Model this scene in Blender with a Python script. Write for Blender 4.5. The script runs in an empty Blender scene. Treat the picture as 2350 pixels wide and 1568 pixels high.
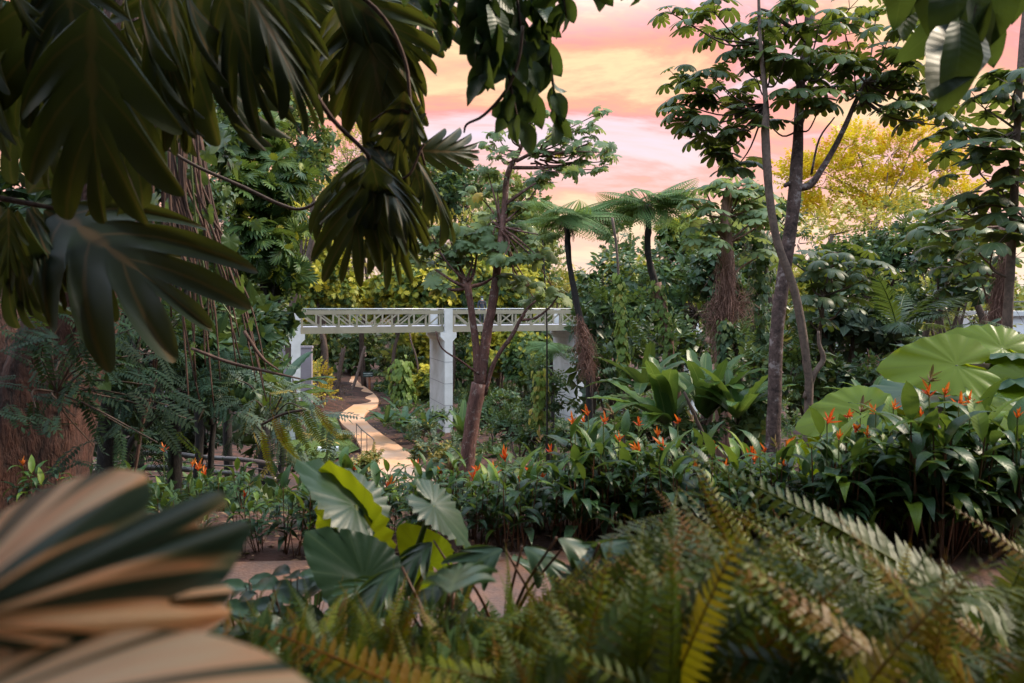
import bpy, math, random
import numpy as np
from mathutils import Vector, Matrix
R = np.random.default_rng(7)
random.seed(7)
SC = bpy.context.scene
COL = SC.collection
EYE = 7.0
F = 1567.0            # focal length in 2350-wide picture units
# ------------------------------------------------------------------ camera
cam = bpy.data.cameras.new('camera'); camo = bpy.data.objects.new('camera', cam); COL.objects.link(camo)
camo.location = (0, 0, EYE); camo.rotation_euler = (math.radians(90), 0, 0)
cam.sensor_width = 36.0; cam.lens = 36.0 * F / 2350.0
cam.shift_y = -79.0 / 2350.0
cam.clip_start = 0.02; cam.clip_end = 3000
cam.dof.use_dof = True; cam.dof.focus_distance = 14.0; cam.dof.aperture_fstop = 2.7
SC.camera = camo
# ------------------------------------------------------------------ light
SUN_EL, SUN_AZ = math.radians(42), math.radians(78)     # azimuth clockwise from +Y
sd = Vector((math.sin(SUN_AZ) * math.cos(SUN_EL), math.cos(SUN_AZ) * math.cos(SUN_EL), math.sin(SUN_EL)))
sl = bpy.data.lights.new('sun', 'SUN'); sl.energy = 2.9; sl.angle = math.radians(9); sl.color = (1.0, .84, .64)
so = bpy.data.objects.new('sun', sl); COL.objects.link(so); so.rotation_euler = sd.to_track_quat('Z', 'Y').to_euler()
so.location = (30, 5, 40)
W = bpy.data.worlds.new('World'); SC.world = W; W.use_nodes = True
nt = W.node_tree; nt.nodes.clear()
def N(t, typ, **kw):
    n = t.nodes.new(typ)
    for k, v in kw.items():
        if k.startswith('i_'): n.inputs[k[2:].replace('_', ' ')].default_value = v
        else: setattr(n, k, v)
    return n
def ramp(t, stops, interp='LINEAR'):
    n = t.nodes.new('ShaderNodeValToRGB'); cr = n.color_ramp; cr.interpolation = interp
    while len(cr.elements) > 1: cr.elements.remove(cr.elements[-1])
    cr.elements[0].position = stops[0][0]; cr.elements[0].color = (*stops[0][1], 1)
    for p, c in stops[1:]:
        e = cr.elements.new(p); e.color = (*c, 1)
    return n
def mth(t, op, a, b=None, c=None):
    n = t.nodes.new('ShaderNodeMath'); n.operation = op
    for i, x in enumerate((a, b, c)):
        if x is None: continue
        if isinstance(x, (int, float)): n.inputs[i].default_value = x
        else: t.links.new(x, n.inputs[i])
    return n.outputs[0]
def mixc(t, fac, a, b, mode='MIX'):
    n = t.nodes.new('ShaderNodeMix'); n.data_type = 'RGBA'; n.blend_type = mode
    for i, x in ((0, fac), (6, a), (7, b)):
        if isinstance(x, (int, float)): n.inputs[i].default_value = x
        elif isinstance(x, tuple): n.inputs[i].default_value = (*x, 1) if len(x) == 3 else x
        else: t.links.new(x, n.inputs[i])
    return n.outputs[2]
sky = N(nt, 'ShaderNodeTexSky', sky_type='NISHITA', sun_disc=False, sun_elevation=SUN_EL, sun_rotation=SUN_AZ)
bg1 = N(nt, 'ShaderNodeBackground'); bg1.inputs[1].default_value = 0.10
nt.links.new(sky.outputs[0], bg1.inputs[0])
tc = N(nt, 'ShaderNodeTexCoord'); sep = N(nt, 'ShaderNodeSeparateXYZ'); nt.links.new(tc.outputs['Generated'], sep.inputs[0])
zz = mth(nt, 'MAXIMUM', sep.outputs[2], 0.0)
den = mth(nt, 'ADD', zz, 0.22)
cx = mth(nt, 'DIVIDE', sep.outputs[0], den); cy = mth(nt, 'DIVIDE', sep.outputs[1], den)
cmb = N(nt, 'ShaderNodeCombineXYZ'); nt.links.new(cx, cmb.inputs[0]); nt.links.new(cy, cmb.inputs[1])
mp = N(nt, 'ShaderNodeMapping'); mp.inputs['Rotation'].default_value = (0, 0, math.radians(-32)); mp.inputs['Scale'].default_value = (.6, 1.25, 1)
nt.links.new(cmb.outputs[0], mp.inputs[0])
n1 = N(nt, 'ShaderNodeTexNoise', i_Scale=1.6, i_Detail=9.0, i_Roughness=.60, i_Distortion=.5); nt.links.new(mp.outputs[0], n1.inputs[0])
cr = ramp(nt, [(.30, (.58, .50, .58)), (.38, (.64, .46, .48)), (.46, (.68, .25, .22)), (.52, (.69, .31, .19)), (.58, (.69, .50, .27)), (.65, (.69, .38, .22)), (.74, (.66, .25, .21))])
nt.links.new(n1.outputs[0], cr.inputs[0])
# horizon is pale peach, zenith cool grey-blue cloud
hor = ramp(nt, [(0.0, (.68, .60, .52)), (.12, (.68, .50, .37)), (.40, (.68, .38, .28)), (1.0, (.68, .36, .28))]); nt.links.new(zz, hor.inputs[0])
hf = ramp(nt, [(0.0, (.15,) * 3), (.14, (.6,) * 3), (.28, (1,) * 3)]); nt.links.new(zz, hf.inputs[0])
c_low = mixc(nt, hf.outputs[0], hor.outputs[0], cr.outputs[0])
n2 = N(nt, 'ShaderNodeTexNoise', i_Scale=.9, i_Detail=3.0); nt.links.new(cmb.outputs[0], n2.inputs[0])
cz = ramp(nt, [(.35, (.88, 1.12, 1.42)), (.65, (1.30, 1.46, 1.66))]); nt.links.new(n2.outputs[0], cz.inputs[0])
zf = ramp(nt, [(.36, (0,) * 3), (.62, (1,) * 3)]); nt.links.new(zz, zf.inputs[0])
# pink only on the sunset side (in front); cool behind
fr = N(nt, 'ShaderNodeMapRange'); fr.inputs[1].default_value = -.3; fr.inputs[2].default_value = .25; fr.inputs[3].default_value = 1.0; fr.inputs[4].default_value = 0.0
nt.links.new(sep.outputs[1], fr.inputs[0])
zc = mth(nt, 'MAXIMUM', zf.outputs[0], fr.outputs[0])
csky = mixc(nt, zc, c_low, cz.outputs[0])
bg2 = N(nt, 'ShaderNodeBackground'); bg2.inputs[1].default_value = 1.03; nt.links.new(csky, bg2.inputs[0])
mx = N(nt, 'ShaderNodeMixShader'); mx.inputs[0].default_value = .93
nt.links.new(bg1.outputs[0], mx.inputs[1]); nt.links.new(bg2.outputs[0], mx.inputs[2])
wo = N(nt, 'ShaderNodeOutputWorld'); nt.links.new(mx.outputs[0], wo.inputs[0])
SC.view_settings.view_transform = 'Standard'; SC.view_settings.look = 'None'
SC.view_settings.exposure = 0.78; SC.view_settings.gamma = 1.0
SC.cycles.max_bounces = 5; SC.cycles.diffuse_bounces = 3; SC.cycles.glossy_bounces = 2; SC.cycles.transmission_bounces = 3
SC.cycles.transparent_max_bounces = 4; SC.cycles.caustics_reflective = False; SC.cycles.caustics_refractive = False
# ------------------------------------------------------------------ tools
def at(u, v, D): return np.array([(u - 1175.0) / F * D, D, EYE + (705.0 - v) / F * D])
def px(p, D): return p / F * D
def nrm(a):
    a = np.asarray(a, float); return a / np.maximum(np.linalg.norm(a, axis=-1, keepdims=True), 1e-9)
def sst(a, b, x):
    t = np.clip((np.asarray(x, float) - a) / (b - a), 0, 1); return t * t * (3 - 2 * t)
def frames(pos, yd, up, sc=1.0):
    pos = np.atleast_2d(pos).astype(float); m = len(pos)
    Y = nrm(np.broadcast_to(yd, (m, 3))); up = np.broadcast_to(up, (m, 3))
    X = np.cross(Y, up); bad = np.linalg.norm(X, axis=1) < 1e-4
    if bad.any(): X[bad] = np.cross(Y[bad], np.array([.3, .9, .2]))
    X = nrm(X); Z = np.cross(X, Y)
    s = np.broadcast_to(np.asarray(sc, float).reshape(-1, 1) if np.ndim(sc) else np.full((1, 1), sc), (m, 1))
    M = np.zeros((m, 3, 4)); M[:, :, 0] = X * s; M[:, :, 1] = Y * s; M[:, :, 2] = Z * s; M[:, :, 3] = pos
    return M
class T:      # template: V (n,3), Fc (m,3), UV (n,2), tint (n,)
    def __init__(s, V, Fc, UV, tint=None):
        s.V = np.asarray(V, float); s.F = np.asarray(Fc, np.int64).reshape(-1, 3); s.UV = np.asarray(UV, float)
        s.t = np.zeros(len(s.V)) if tint is None else np.asarray(tint, float)
        a = s.V[s.F]; ar = np.linalg.norm(np.cross(a[:, 1] - a[:, 0], a[:, 2] - a[:, 0]), axis=1)
        s.F = s.F[ar > 1e-10]
class Bag:
    def __init__(s): s.V = []; s.F = []; s.U = []; s.t = []; s.n = 0
    def stamp(s, tm, M, tints=0.0):
        m = len(M); n = len(tm.V)
        V = np.einsum('mij,nj->mni', M[:, :, :3], tm.V) + M[:, None, :, 3]
        s.V.append(V.reshape(-1, 3)); s.F.append((tm.F[None] + (np.arange(m) * n)[:, None, None] + s.n).reshape(-1, 3))
        s.U.append(np.tile(tm.UV, (m, 1))); s.t.append((np.broadcast_to(np.asarray(tints, float).reshape(-1, 1), (m, 1)) + tm.t[None]).reshape(-1)); s.n += m * n
    def tube(s, pts, rad, sides=8, rough=0.0, flute=0.0, cap=True, sub=4, tint=.5):
        P = np.asarray(pts, float); k = len(P); rad = np.broadcast_to(np.asarray(rad, float), (k,)) if np.ndim(rad) == 0 or len(np.atleast_1d(rad)) == k else np.linspace(rad[0], rad[-1], k)
        if sub > 1 and k > 2:
            Q = np.vstack([2 * P[0] - P[1], P, 2 * P[-1] - P[-2]]); o = []; ro = []
            for i in range(k - 1):
                for j in range(sub):
                    t = j / sub; a, b, c, d = Q[i:i + 4]
                    o.append(.5 * ((2 * b) + (c - a) * t + (2 * a - 5 * b + 4 * c - d) * t * t + (3 * b - a - 3 * c + d) * t ** 3)); ro.append(rad[i] * (1 - t) + rad[i + 1] * t)
            P = np.array(o + [P[-1]]); rad = np.array(ro + [rad[-1]]); k = len(P)
        tg = nrm(np.gradient(P, axis=0)); ref = np.array([.17, .31, .93]) if abs(tg[0][2]) < .8 else np.array([.93, .2, .17])
        A = nrm(np.cross(tg, ref)); B = np.cross(tg, A)
        th = np.arange(sides) / sides * 2 * np.pi; ln = np.concatenate([[0], np.cumsum(np.linalg.norm(np.diff(P, axis=0), axis=1))])
        rr = rad[:, None] * (1 + rough * R.normal(size=(k, sides)) + flute * np.sin(th * 5 + ln[:, None] * .6)[..., :] + flute * .6 * np.sin(th * 3 - ln[:, None] * .9 + 1))
        V = P[:, None] + rr[..., None] * (np.cos(th)[None, :, None] * A[:, None] + np.sin(th)[None, :, None] * B[:, None])
        U = np.stack(np.broadcast_arrays(th[None] / 2 / np.pi, ln[:, None]), -1).reshape(-1, 2)
        i = np.arange(k - 1)[:, None] * sides; j = np.arange(sides)[None]; j2 = (j + 1) % sides
        q = np.stack([i + j, i + j2, i + sides + j2, i + sides + j], -1).reshape(-1, 4)
        Fc = np.vstack([q[:, [0, 1, 2]], q[:, [0, 2, 3]]]); V = V.reshape(-1, 3)
        if cap:
            V = np.vstack([V, P[0], P[-1]]); U = np.vstack([U, [0, 0], [0, 0]]); a = k * sides; jj = np.arange(sides); j3 = (jj + 1) % sides
            Fc = np.vstack([Fc, np.stack([jj * 0 + a, j3, jj], -1), np.stack([jj * 0 + a + 1, (k - 1) * sides + jj, (k - 1) * sides + j3], -1)])
        s.V.append(V); s.F.append(Fc + s.n); s.U.append(U); s.t.append(np.full(len(V), float(tint))); s.n += len(V)
    def box(s, c, sz, yaw=0.0, bev=0.0):
        # box centred at c, size sz, local x rotated by yaw
        x, y, z = np.asarray(sz) / 2.0
        V = np.array([[-x, -y, -z], [x, -y, -z], [x, y, -z], [-x, y, -z], [-x, -y, z], [x, -y, z], [x, y, z], [-x, y, z]])
        Q = np.array([[0, 3, 2, 1], [4, 5, 6, 7], [0, 1, 5, 4], [1, 2, 6, 5], [2, 3, 7, 6], [3, 0, 4, 7]])
        s.poly(V, Q, c, yaw)
    def poly(s, V, Q, c=(0, 0, 0), yaw=0.0):
        V = np.asarray(V, float); ca, sa = math.cos(yaw), math.sin(yaw)
        V = np.stack([V[:, 0] * ca - V[:, 1] * sa, V[:, 0] * sa + V[:, 1] * ca, V[:, 2]], -1) + np.asarray(c, float)
        for q in Q:
            q = list(q); n = len(q); s.V.append(V[q]); s.F.append(np.array([[0, i, i + 1] for i in range(1, n - 1)]) + s.n)
            s.U.append(V[q][:, :2]); s.t.append(np.full(n, .5)); s.n += n
    def tmpl(s): return T(np.vstack(s.V), np.vstack(s.F), np.vstack(s.U), np.concatenate(s.t))
    def mesh(s, name, smooth=True):
        V = np.vstack(s.V).astype(np.float32); Fc = np.vstack(s.F).astype(np.int32); U = np.vstack(s.U).astype(np.float32); t = np.concatenate(s.t).astype(np.float32)
        me = bpy.data.meshes.new(name); me.vertices.add(len(V)); me.vertices.foreach_set('co', V.ravel())
        nf = len(Fc); me.loops.add(nf * 3); me.loops.foreach_set('vertex_index', Fc.ravel())
        me.polygons.add(nf); me.polygons.foreach_set('loop_start', np.arange(nf, dtype=np.int32) * 3)
        me.polygons.foreach_set('use_smooth', np.full(nf, smooth)); me.update(calc_edges=True)
        uv = me.uv_layers.new(name='UVMap'); uv.data.foreach_set('uv', U[Fc.ravel()].ravel())
        a = me.attributes.new('tint', 'FLOAT', 'POINT'); a.data.foreach_set('value', t)
        return me
    def build(s, name, mat, parent=None, smooth=True, origin=None):
        if origin is not None: s.V = [v - np.asarray(origin) for v in s.V]
        me = s.mesh(name, smooth); me.materials.append(mat); o = bpy.data.objects.new(name, me); COL.objects.link(o)
        if parent is not None: o.parent = parent
        if origin is not None and parent is None: o.location = origin
        return o
def tag(o, label=None, cat=None, group=None, kind=None):
    if label: o['label'] = label
    if cat: o['category'] = cat
    if group: o['group'] = group
    if kind: o['kind'] = kind
    return o
def empty(name, loc, label, cat, group=None, rz=0.0, sc=None):
    o = bpy.data.objects.new(name, None); COL.objects.link(o); o.location = tuple(float(c) for c in loc); o.rotation_euler = (0, 0, rz)
    o.empty_display_size = .2
    if sc is not None: o.scale = (sc,) * 3 if np.ndim(sc) == 0 else tuple(sc)
    return tag(o, label, cat, group)
def put(name, me, parent, loc=(0, 0, 0)):
    o = bpy.data.objects.new(name, me); COL.objects.link(o); o.parent = parent; o.location = tuple(loc); return o
# ------------------------------------------------------------------ materials
def newmat(name):
    m = bpy.data.materials.new(name); m.use_nodes = True; m.node_tree.nodes.clear(); return m, m.node_tree
def leafmat(name, stops, vein=(.3, .35, .12), vs=.5, rough=.45, spec=.32, tl=.25, tlc=(.30, .42, .05), rnd=.25, nv=9.0, coat=0.0, sv_=.22, bmp=.15, slant=.10):
    m, t = newmat(name)
    at_ = N(t, 'ShaderNodeAttribute', attribute_name='tint'); oi = N(t, 'ShaderNodeObjectInfo')
    tt = mth(t, 'ADD', at_.outputs['Fac'], mth(t, 'MULTIPLY', mth(t, 'SUBTRACT', oi.outputs['Random'], .5), rnd))
    g = N(t, 'ShaderNodeNewGeometry'); nz = N(t, 'ShaderNodeTexNoise', i_Scale=9.0, i_Detail=3.0); t.links.new(g.outputs['Position'], nz.inputs[0])
    tt = mth(t, 'ADD', tt, mth(t, 'MULTIPLY', mth(t, 'SUBTRACT', nz.outputs[0], .5), .22))
    cr = ramp(t, stops); t.links.new(tt, cr.inputs[0])
    uv = N(t, 'ShaderNodeUVMap'); sp = N(t, 'ShaderNodeSeparateXYZ'); t.links.new(uv.outputs[0], sp.inputs[0])
    mm = mth(t, 'SUBTRACT', 1.0, mth(t, 'ABSOLUTE', mth(t, 'SUBTRACT', mth(t, 'MULTIPLY', sp.outputs[0], 2.0), 1.0)))
    mr = N(t, 'ShaderNodeMapRange', interpolation_type='SMOOTHSTEP'); mr.inputs[1].default_value = .90; mr.inputs[2].default_value = .985; t.links.new(mm, mr.inputs[0])
    sv = mth(t, 'FRACT', mth(t, 'ADD', mth(t, 'MULTIPLY', sp.outputs[1], nv), mth(t, 'MULTIPLY', mm, nv * slant)))
    sv = mth(t, 'ABSOLUTE', mth(t, 'SUBTRACT', sv, .5))      # 0..0.5
    mr2 = N(t, 'ShaderNodeMapRange', interpolation_type='SMOOTHSTEP'); mr2.inputs[1].default_value = .42; mr2.inputs[2].default_value = .5; mr2.inputs[4].default_value = sv_; t.links.new(sv, mr2.inputs[0])
    vm = mth(t, 'MULTIPLY', mth(t, 'MAXIMUM', mr.outputs[0], mr2.outputs[0]), vs)
    col = mixc(t, vm, cr.outputs[0], vein)
    bp = N(t, 'ShaderNodeBump'); bp.inputs['Strength'].default_value = bmp; bp.inputs['Distance'].default_value = .01
    t.links.new(mth(t, 'ADD', sv, mth(t, 'MULTIPLY', mr.outputs[0], -.3)), bp.inputs['Height'])
    p = N(t, 'ShaderNodeBsdfPrincipled'); p.inputs['Roughness'].default_value = rough; p.inputs['Specular IOR Level'].default_value = spec
    p.inputs['Coat Weight'].default_value = coat; p.inputs['Coat Roughness'].default_value = .25
    t.links.new(col, p.inputs['Base Color']); t.links.new(bp.outputs[0], p.inputs['Normal'])
    tr = N(t, 'ShaderNodeBsdfTranslucent'); tc2 = mixc(t, .55, col, tlc); t.links.new(tc2, tr.inputs[0])
    ms = N(t, 'ShaderNodeMixShader'); ms.inputs[0].default_value = tl; t.links.new(p.outputs[0], ms.inputs[1]); t.links.new(tr.outputs[0], ms.inputs[2])
    o = N(t, 'ShaderNodeOutputMaterial'); t.links.new(ms.outputs[0], o.inputs[0]); return m
def barkmat(name, c1, c2, scale=6.0, stretch=.18, rough=.85, bump=.6, spots=None, coords='Object', dist=.03):
    m, t = newmat(name)
    tc = N(t, 'ShaderNodeTexCoord'); mp = N(t, 'ShaderNodeMapping'); mp.inputs['Scale'].default_value = (1, 1, stretch); t.links.new(tc.outputs[coords], mp.inputs[0])
    n1 = N(t, 'ShaderNodeTexNoise', i_Scale=scale, i_Detail=8.0, i_Roughness=.65, i_Distortion=.4); t.links.new(mp.outputs[0], n1.inputs[0])
    n2 = N(t, 'ShaderNodeTexNoise', i_Scale=scale * 4, i_Detail=4.0); t.links.new(mp.outputs[0], n2.inputs[0])
    f = mth(t, 'ADD', mth(t, 'MULTIPLY', n1.outputs[0], .7), mth(t, 'MULTIPLY', n2.outputs[0], .3))
    cr = ramp(t, [(.36, c1), (.62, c2)]); t.links.new(f, cr.inputs[0]); col = cr.outputs[0]
    if spots:
        n3 = N(t, 'ShaderNodeTexNoise', i_Scale=scale * .9, i_Detail=5.0, i_Roughness=.7); t.links.new(tc.outputs[coords], n3.inputs[0])
        r3 = ramp(t, [(.56, (0,) * 3), (.64, (1,) * 3)]); t.links.new(n3.outputs[0], r3.inputs[0]); col = mixc(t, mth(t, 'MULTIPLY', r3.outputs[0], .75), col, spots)
    bp = N(t, 'ShaderNodeBump'); bp.inputs['Strength'].default_value = bump; bp.inputs['Distance'].default_value = dist; t.links.new(f, bp.inputs['Height'])
    p = N(t, 'ShaderNodeBsdfPrincipled'); p.inputs['Roughness'].default_value = rough; t.links.new(col, p.inputs['Base Color']); t.links.new(bp.outputs[0], p.inputs['Normal'])
    o = N(t, 'ShaderNodeOutputMaterial'); t.links.new(p.outputs[0], o.inputs[0]); return m
G = lambda *a: a
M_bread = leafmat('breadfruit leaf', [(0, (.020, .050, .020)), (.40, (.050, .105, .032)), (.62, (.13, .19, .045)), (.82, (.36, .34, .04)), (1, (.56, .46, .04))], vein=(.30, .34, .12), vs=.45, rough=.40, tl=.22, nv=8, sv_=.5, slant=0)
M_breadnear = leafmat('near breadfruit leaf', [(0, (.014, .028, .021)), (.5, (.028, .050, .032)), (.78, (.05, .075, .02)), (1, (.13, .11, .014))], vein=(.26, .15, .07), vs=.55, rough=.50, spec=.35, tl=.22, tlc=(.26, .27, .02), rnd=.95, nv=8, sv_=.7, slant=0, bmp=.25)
M_yell = leafmat('yellow green leaf', [(0, (.05, .095, .022)), (.4, (.15, .19, .04)), (.7, (.38, .34, .05)), (1, (.58, .38, .05))], vs=.2, rough=.45, tl=.28, tlc=(.5, .45, .05))
M_gold = leafmat('golden leaf', [(0, (.12, .17, .015)), (.35, (.38, .36, .015)), (.8, (.70, .52, .015)), (1, (.66, .30, .02))], vs=.15, rough=.45, tl=.35, tlc=(.8, .6, .03))
M_dark = leafmat('dark leaf', [(0, (.014, .036, .017)), (.5, (.040, .084, .036)), (.8, (.10, .16, .05)), (1, (.27, .26, .05))], vs=.25, rough=.38, tl=.15)
M_grey = leafmat('grey green leaf', [(0, (.030, .050, .038)), (.5, (.060, .095, .062)), (.9, (.12, .16, .08)), (1, (.35, .25, .05))], vs=.25, rough=.5, tl=.12)
M_pin = leafmat('small leaflet', [(0, (.006, .018, .014)), (.5, (.011, .032, .022)), (1, (.024, .065, .022))], vs=.3, rough=.7, spec=.12, tl=.12)
M_cec = leafmat('cecropia leaf', [(0, (.022, .042, .020)), (.45, (.048, .085, .032)), (.75, (.14, .19, .035)), (.9, (.32, .33, .03)), (1, (.45, .33, .05))], vein=(.20, .22, .10), vs=.55, rough=.45, tl=.25, tlc=(.34, .42, .04), nv=10)
M_cecp = leafmat('pale cecropia leaf', [(0, (.07, .12, .065)), (.5, (.15, .23, .105)), (.82, (.30, .36, .12)), (.95, (.55, .33, .05)), (1, (.6, .26, .04))], vein=(.28, .32, .16), vs=.5, rough=.5, tl=.42, tlc=(.40, .46, .10))
M_heli = leafmat('heliconia leaf', [(0, (.010, .030, .016)), (.5, (.022, .062, .026)), (.8, (.05, .12, .022)), (1, (.16, .24, .02))], vein=(.07, .12, .05), vs=.4, rough=.42, spec=.32, tl=.2, nv=14)
M_ear = leafmat('elephant ear leaf', [(0, (.09, .17, .012)), (.5, (.19, .28, .012)), (1, (.32, .38, .015))], vein=(.11, .17, .03), vs=.45, rough=.34, tl=.5, tlc=(.60, .66, .012), nv=7, sv_=0.0, bmp=.02)
M_ear2 = leafmat('blue green ear leaf', [(0, (.016, .048, .030)), (.6, (.035, .085, .048)), (1, (.13, .20, .03))], vein=(.10, .16, .08), vs=.4, rough=.38, spec=.5, tl=.22, tlc=(.25, .36, .03), nv=7, sv_=0.0, bmp=.02)
M_fern = leafmat('sword fern leaf', [(0, (.008, .032, .012)), (.30, (.018, .058, .012)), (.52, (.055, .105, .008)), (.68, (.17, .20, .008)), (.80, (.19, .11, .008)), (.95, (.22, .075, .012))], vs=.4, vein=(.16, .11, .02), rough=.42, spec=.28, tl=.38, tlc=(.42, .42, .01), rnd=.9, nv=3)
M_tfern = leafmat('tree fern frond', [(0, (.06, .12, .05)), (.5, (.12, .22, .08)), (.85, (.2, .28, .09)), (1, (.25, .07, .035))], vs=.2, rough=.6, tl=.3)
M_palm = leafmat('palm leaf', [(0, (.012, .032, .016)), (.5, (.03, .07, .03)), (.85, (.10, .17, .03)), (1, (.3, .3, .04))], vs=.3, rough=.4, tl=.2)
M_band = leafmat('banana leaf', [(0, (.025, .065, .02)), (.5, (.055, .12, .03)), (.85, (.16, .20, .05)), (1, (.34, .25, .06))], vein=(.24, .28, .10), vs=.6, rough=.36, tl=.28, nv=22)
M_poth = leafmat('pothos leaf', [(0, (.025, .060, .028)), (.5, (.055, .105, .045)), (.8, (.16, .19, .02)), (1, (.36, .26, .02))], vein=(.20, .26, .10), vs=.5, rough=.34, tl=.3, nv=7, rnd=.3)
M_vine = leafmat('vine leaf', [(0, (.06, .12, .02)), (.6, (.16, .24, .04)), (1, (.42, .30, .05))], vs=.3, tl=.3)
M_cover = leafmat('ground cover leaf', [(0, (.02, .055, .025)), (.5, (.045, .095, .04)), (.9, (.16, .19, .05)), (1, (.32, .22, .06))], vs=.3, tl=.2)
M_vari = leafmat('cream striped leaf', [(0, (.06, .10, .03)), (.5, (.35, .30, .12)), (1, (.55, .40, .22))], vs=.3, tl=.2)
B_big = barkmat('ridged red brown bark', (.010, .005, .004), (.125, .052, .036), 11, .28, bump=1.0, dist=.10)
B_red = barkmat('reddish bark', (.05, .022, .02), (.19, .085, .07), 9, .3, bump=.8, spots=(.30, .24, .22))
B_cec = barkmat('ringed grey brown bark', (.025, .015, .015), (.16, .10, .09), 7, .9, bump=.7, spots=(.34, .29, .29))
B_thin = barkmat('smooth tan bark', (.07, .048, .04), (.19, .13, .105), 8, .8, bump=.3)
B_twig = barkmat('twig bark', (.035, .022, .017), (.11, .07, .052), 12, .5, bump=.2)
B_dark = barkmat('dark tree fern bark', (.008, .008, .010), (.04, .032, .03), 20, .4, bump=.8)
B_fib = barkmat('dry brown fibre', (.10, .05, .038), (.33, .18, .14), 14, .2, bump=.3)
B_root = barkmat('aerial root bark', (.04, .022, .018), (.15, .082, .062), 10, .25, bump=.4)
B_stem = barkmat('green stem', (.05, .085, .02), (.14, .17, .05), 10, .2, rough=.5, bump=.1)
B_rstem = barkmat('rusty stem', (.05, .022, .012), (.15, .06, .028), 12, .2, rough=.5, bump=.1)
M_flower = leafmat('orange bract', [(0, (.42, .02, .03)), (.45, (.72, .07, .02)), (1, (.75, .24, .03))], vs=0, rough=.4, tl=.3, tlc=(1, .2, .02), rnd=.8)
M_dead = leafmat('withered leaf', [(0, (.12, .06, .04)), (1, (.32, .19, .12))], vs=.2, rough=.8, tl=.15)

def plain(name, c, rough=.6, var=.15, scale=5.0, metal=0.0, bump=.1, c2=None, coords='Object'):
    m, t = newmat(name); tc = N(t, 'ShaderNodeTexCoord'); n1 = N(t, 'ShaderNodeTexNoise', i_Scale=scale, i_Detail=7.0, i_Roughness=.6); t.links.new(tc.outputs[coords], n1.inputs[0])
    lo = tuple(x * (1 - var) for x in c) if c2 is None else c2
    cr = ramp(t, [(.35, lo), (.65, tuple(min(1, x * (1 + var)) for x in c) if c2 is None else c)]); t.links.new(n1.outputs[0], cr.inputs[0])
    bp = N(t, 'ShaderNodeBump'); bp.inputs['Strength'].default_value = bump; bp.inputs['Distance'].default_value = .01
    n2 = N(t, 'ShaderNodeTexNoise', i_Scale=scale * 12, i_Detail=4.0); t.links.new(tc.outputs[coords], n2.inputs[0]); t.links.new(n2.outputs[0], bp.inputs['Height'])
    p = N(t, 'ShaderNodeBsdfPrincipled'); p.inputs['Roughness'].default_value = rough; p.inputs['Metallic'].default_value = metal
    t.links.new(cr.outputs[0], p.inputs['Base Color']); t.links.new(bp.outputs[0], p.inputs['Normal'])
    o = N(t, 'ShaderNodeOutputMaterial'); t.links.new(p.outputs[0], o.inputs[0]); return m
M_soil = plain('mulch and soil', (.10, .040, .028), .95, scale=2.2, bump=1.0, c2=(.020, .013, .011))
M_path = plain('stained concrete path', (.60, .40, .29), .75, scale=.35, bump=.3, c2=(.62, .31, .15))
M_path2 = plain('rusty stone path', (.22, .11, .07), .45, scale=2.6, bump=.8, c2=(.09, .06, .055))
M_conc = plain('white painted concrete', (.60, .61, .63), .75, scale=1.1, bump=.3, c2=(.46, .47, .47))
M_steel = plain('khaki painted steel', (.25, .225, .165), .5, var=.08, scale=2, bump=.05)
M_panel = plain('dull mesh panel', (.17, .165, .13), .8, var=.2, scale=3, bump=.1)
M_deck = plain('grey deck', (.34, .34, .40), .6, var=.1)
M_rail = plain('pale handrail', (.45, .47, .47), .35, metal=.3, var=.05)
M_fence = plain('brown grey metal', (.15, .135, .135), .38, metal=.5, var=.2, scale=6)
M_wall = plain('grey render wall', (.26, .23, .26), .9, var=.12, scale=.8)
M_white = plain('white wall', (.72, .74, .78), .8, var=.05, scale=.6)
M_grass = plain('mown grass', (.08, .13, .03), .9, scale=4, bump=.8, c2=(.05, .09, .02))
M_mort = plain('dark joint', (.22, .22, .25), .9)

# ------------------------------------------------------------------ leaf shapes
P_ov = lambda t: np.sin(np.pi * np.clip(t, 0, 1) ** .8) ** .85
P_lan = lambda t: np.sin(np.pi * np.clip(t, 0, 1) ** .75) ** 1.1
P_obo = lambda t: np.sin(np.pi * np.clip(t, 0, 1) ** 1.5) ** .8
P_pad = lambda t: np.clip(np.minimum(1, t * 7), 0, 1) ** .7 * np.sqrt(np.clip(1 - np.clip((t - .45) / .55, 0, 1) ** 2.4, 0, 1))
P_lobe = lambda s: np.sqrt(np.clip(1 - np.clip((s - .34) / .66, 0, 1) ** 1.5, 0, 1)) * (1 - .28 * np.clip(s / .25, 0, 1) + .24 * np.clip((s - .25) / .3, 0, 1))
def grid_faces(r, c):
    i = np.arange(r - 1)[:, None] * c; j = np.arange(c - 1)[None]; q = np.stack([i + j, i + j + 1, i + c + j + 1, i + c + j], -1).reshape(-1, 4)
    return np.vstack([q[:, [0, 1, 2]], q[:, [0, 2, 3]]])
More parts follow.
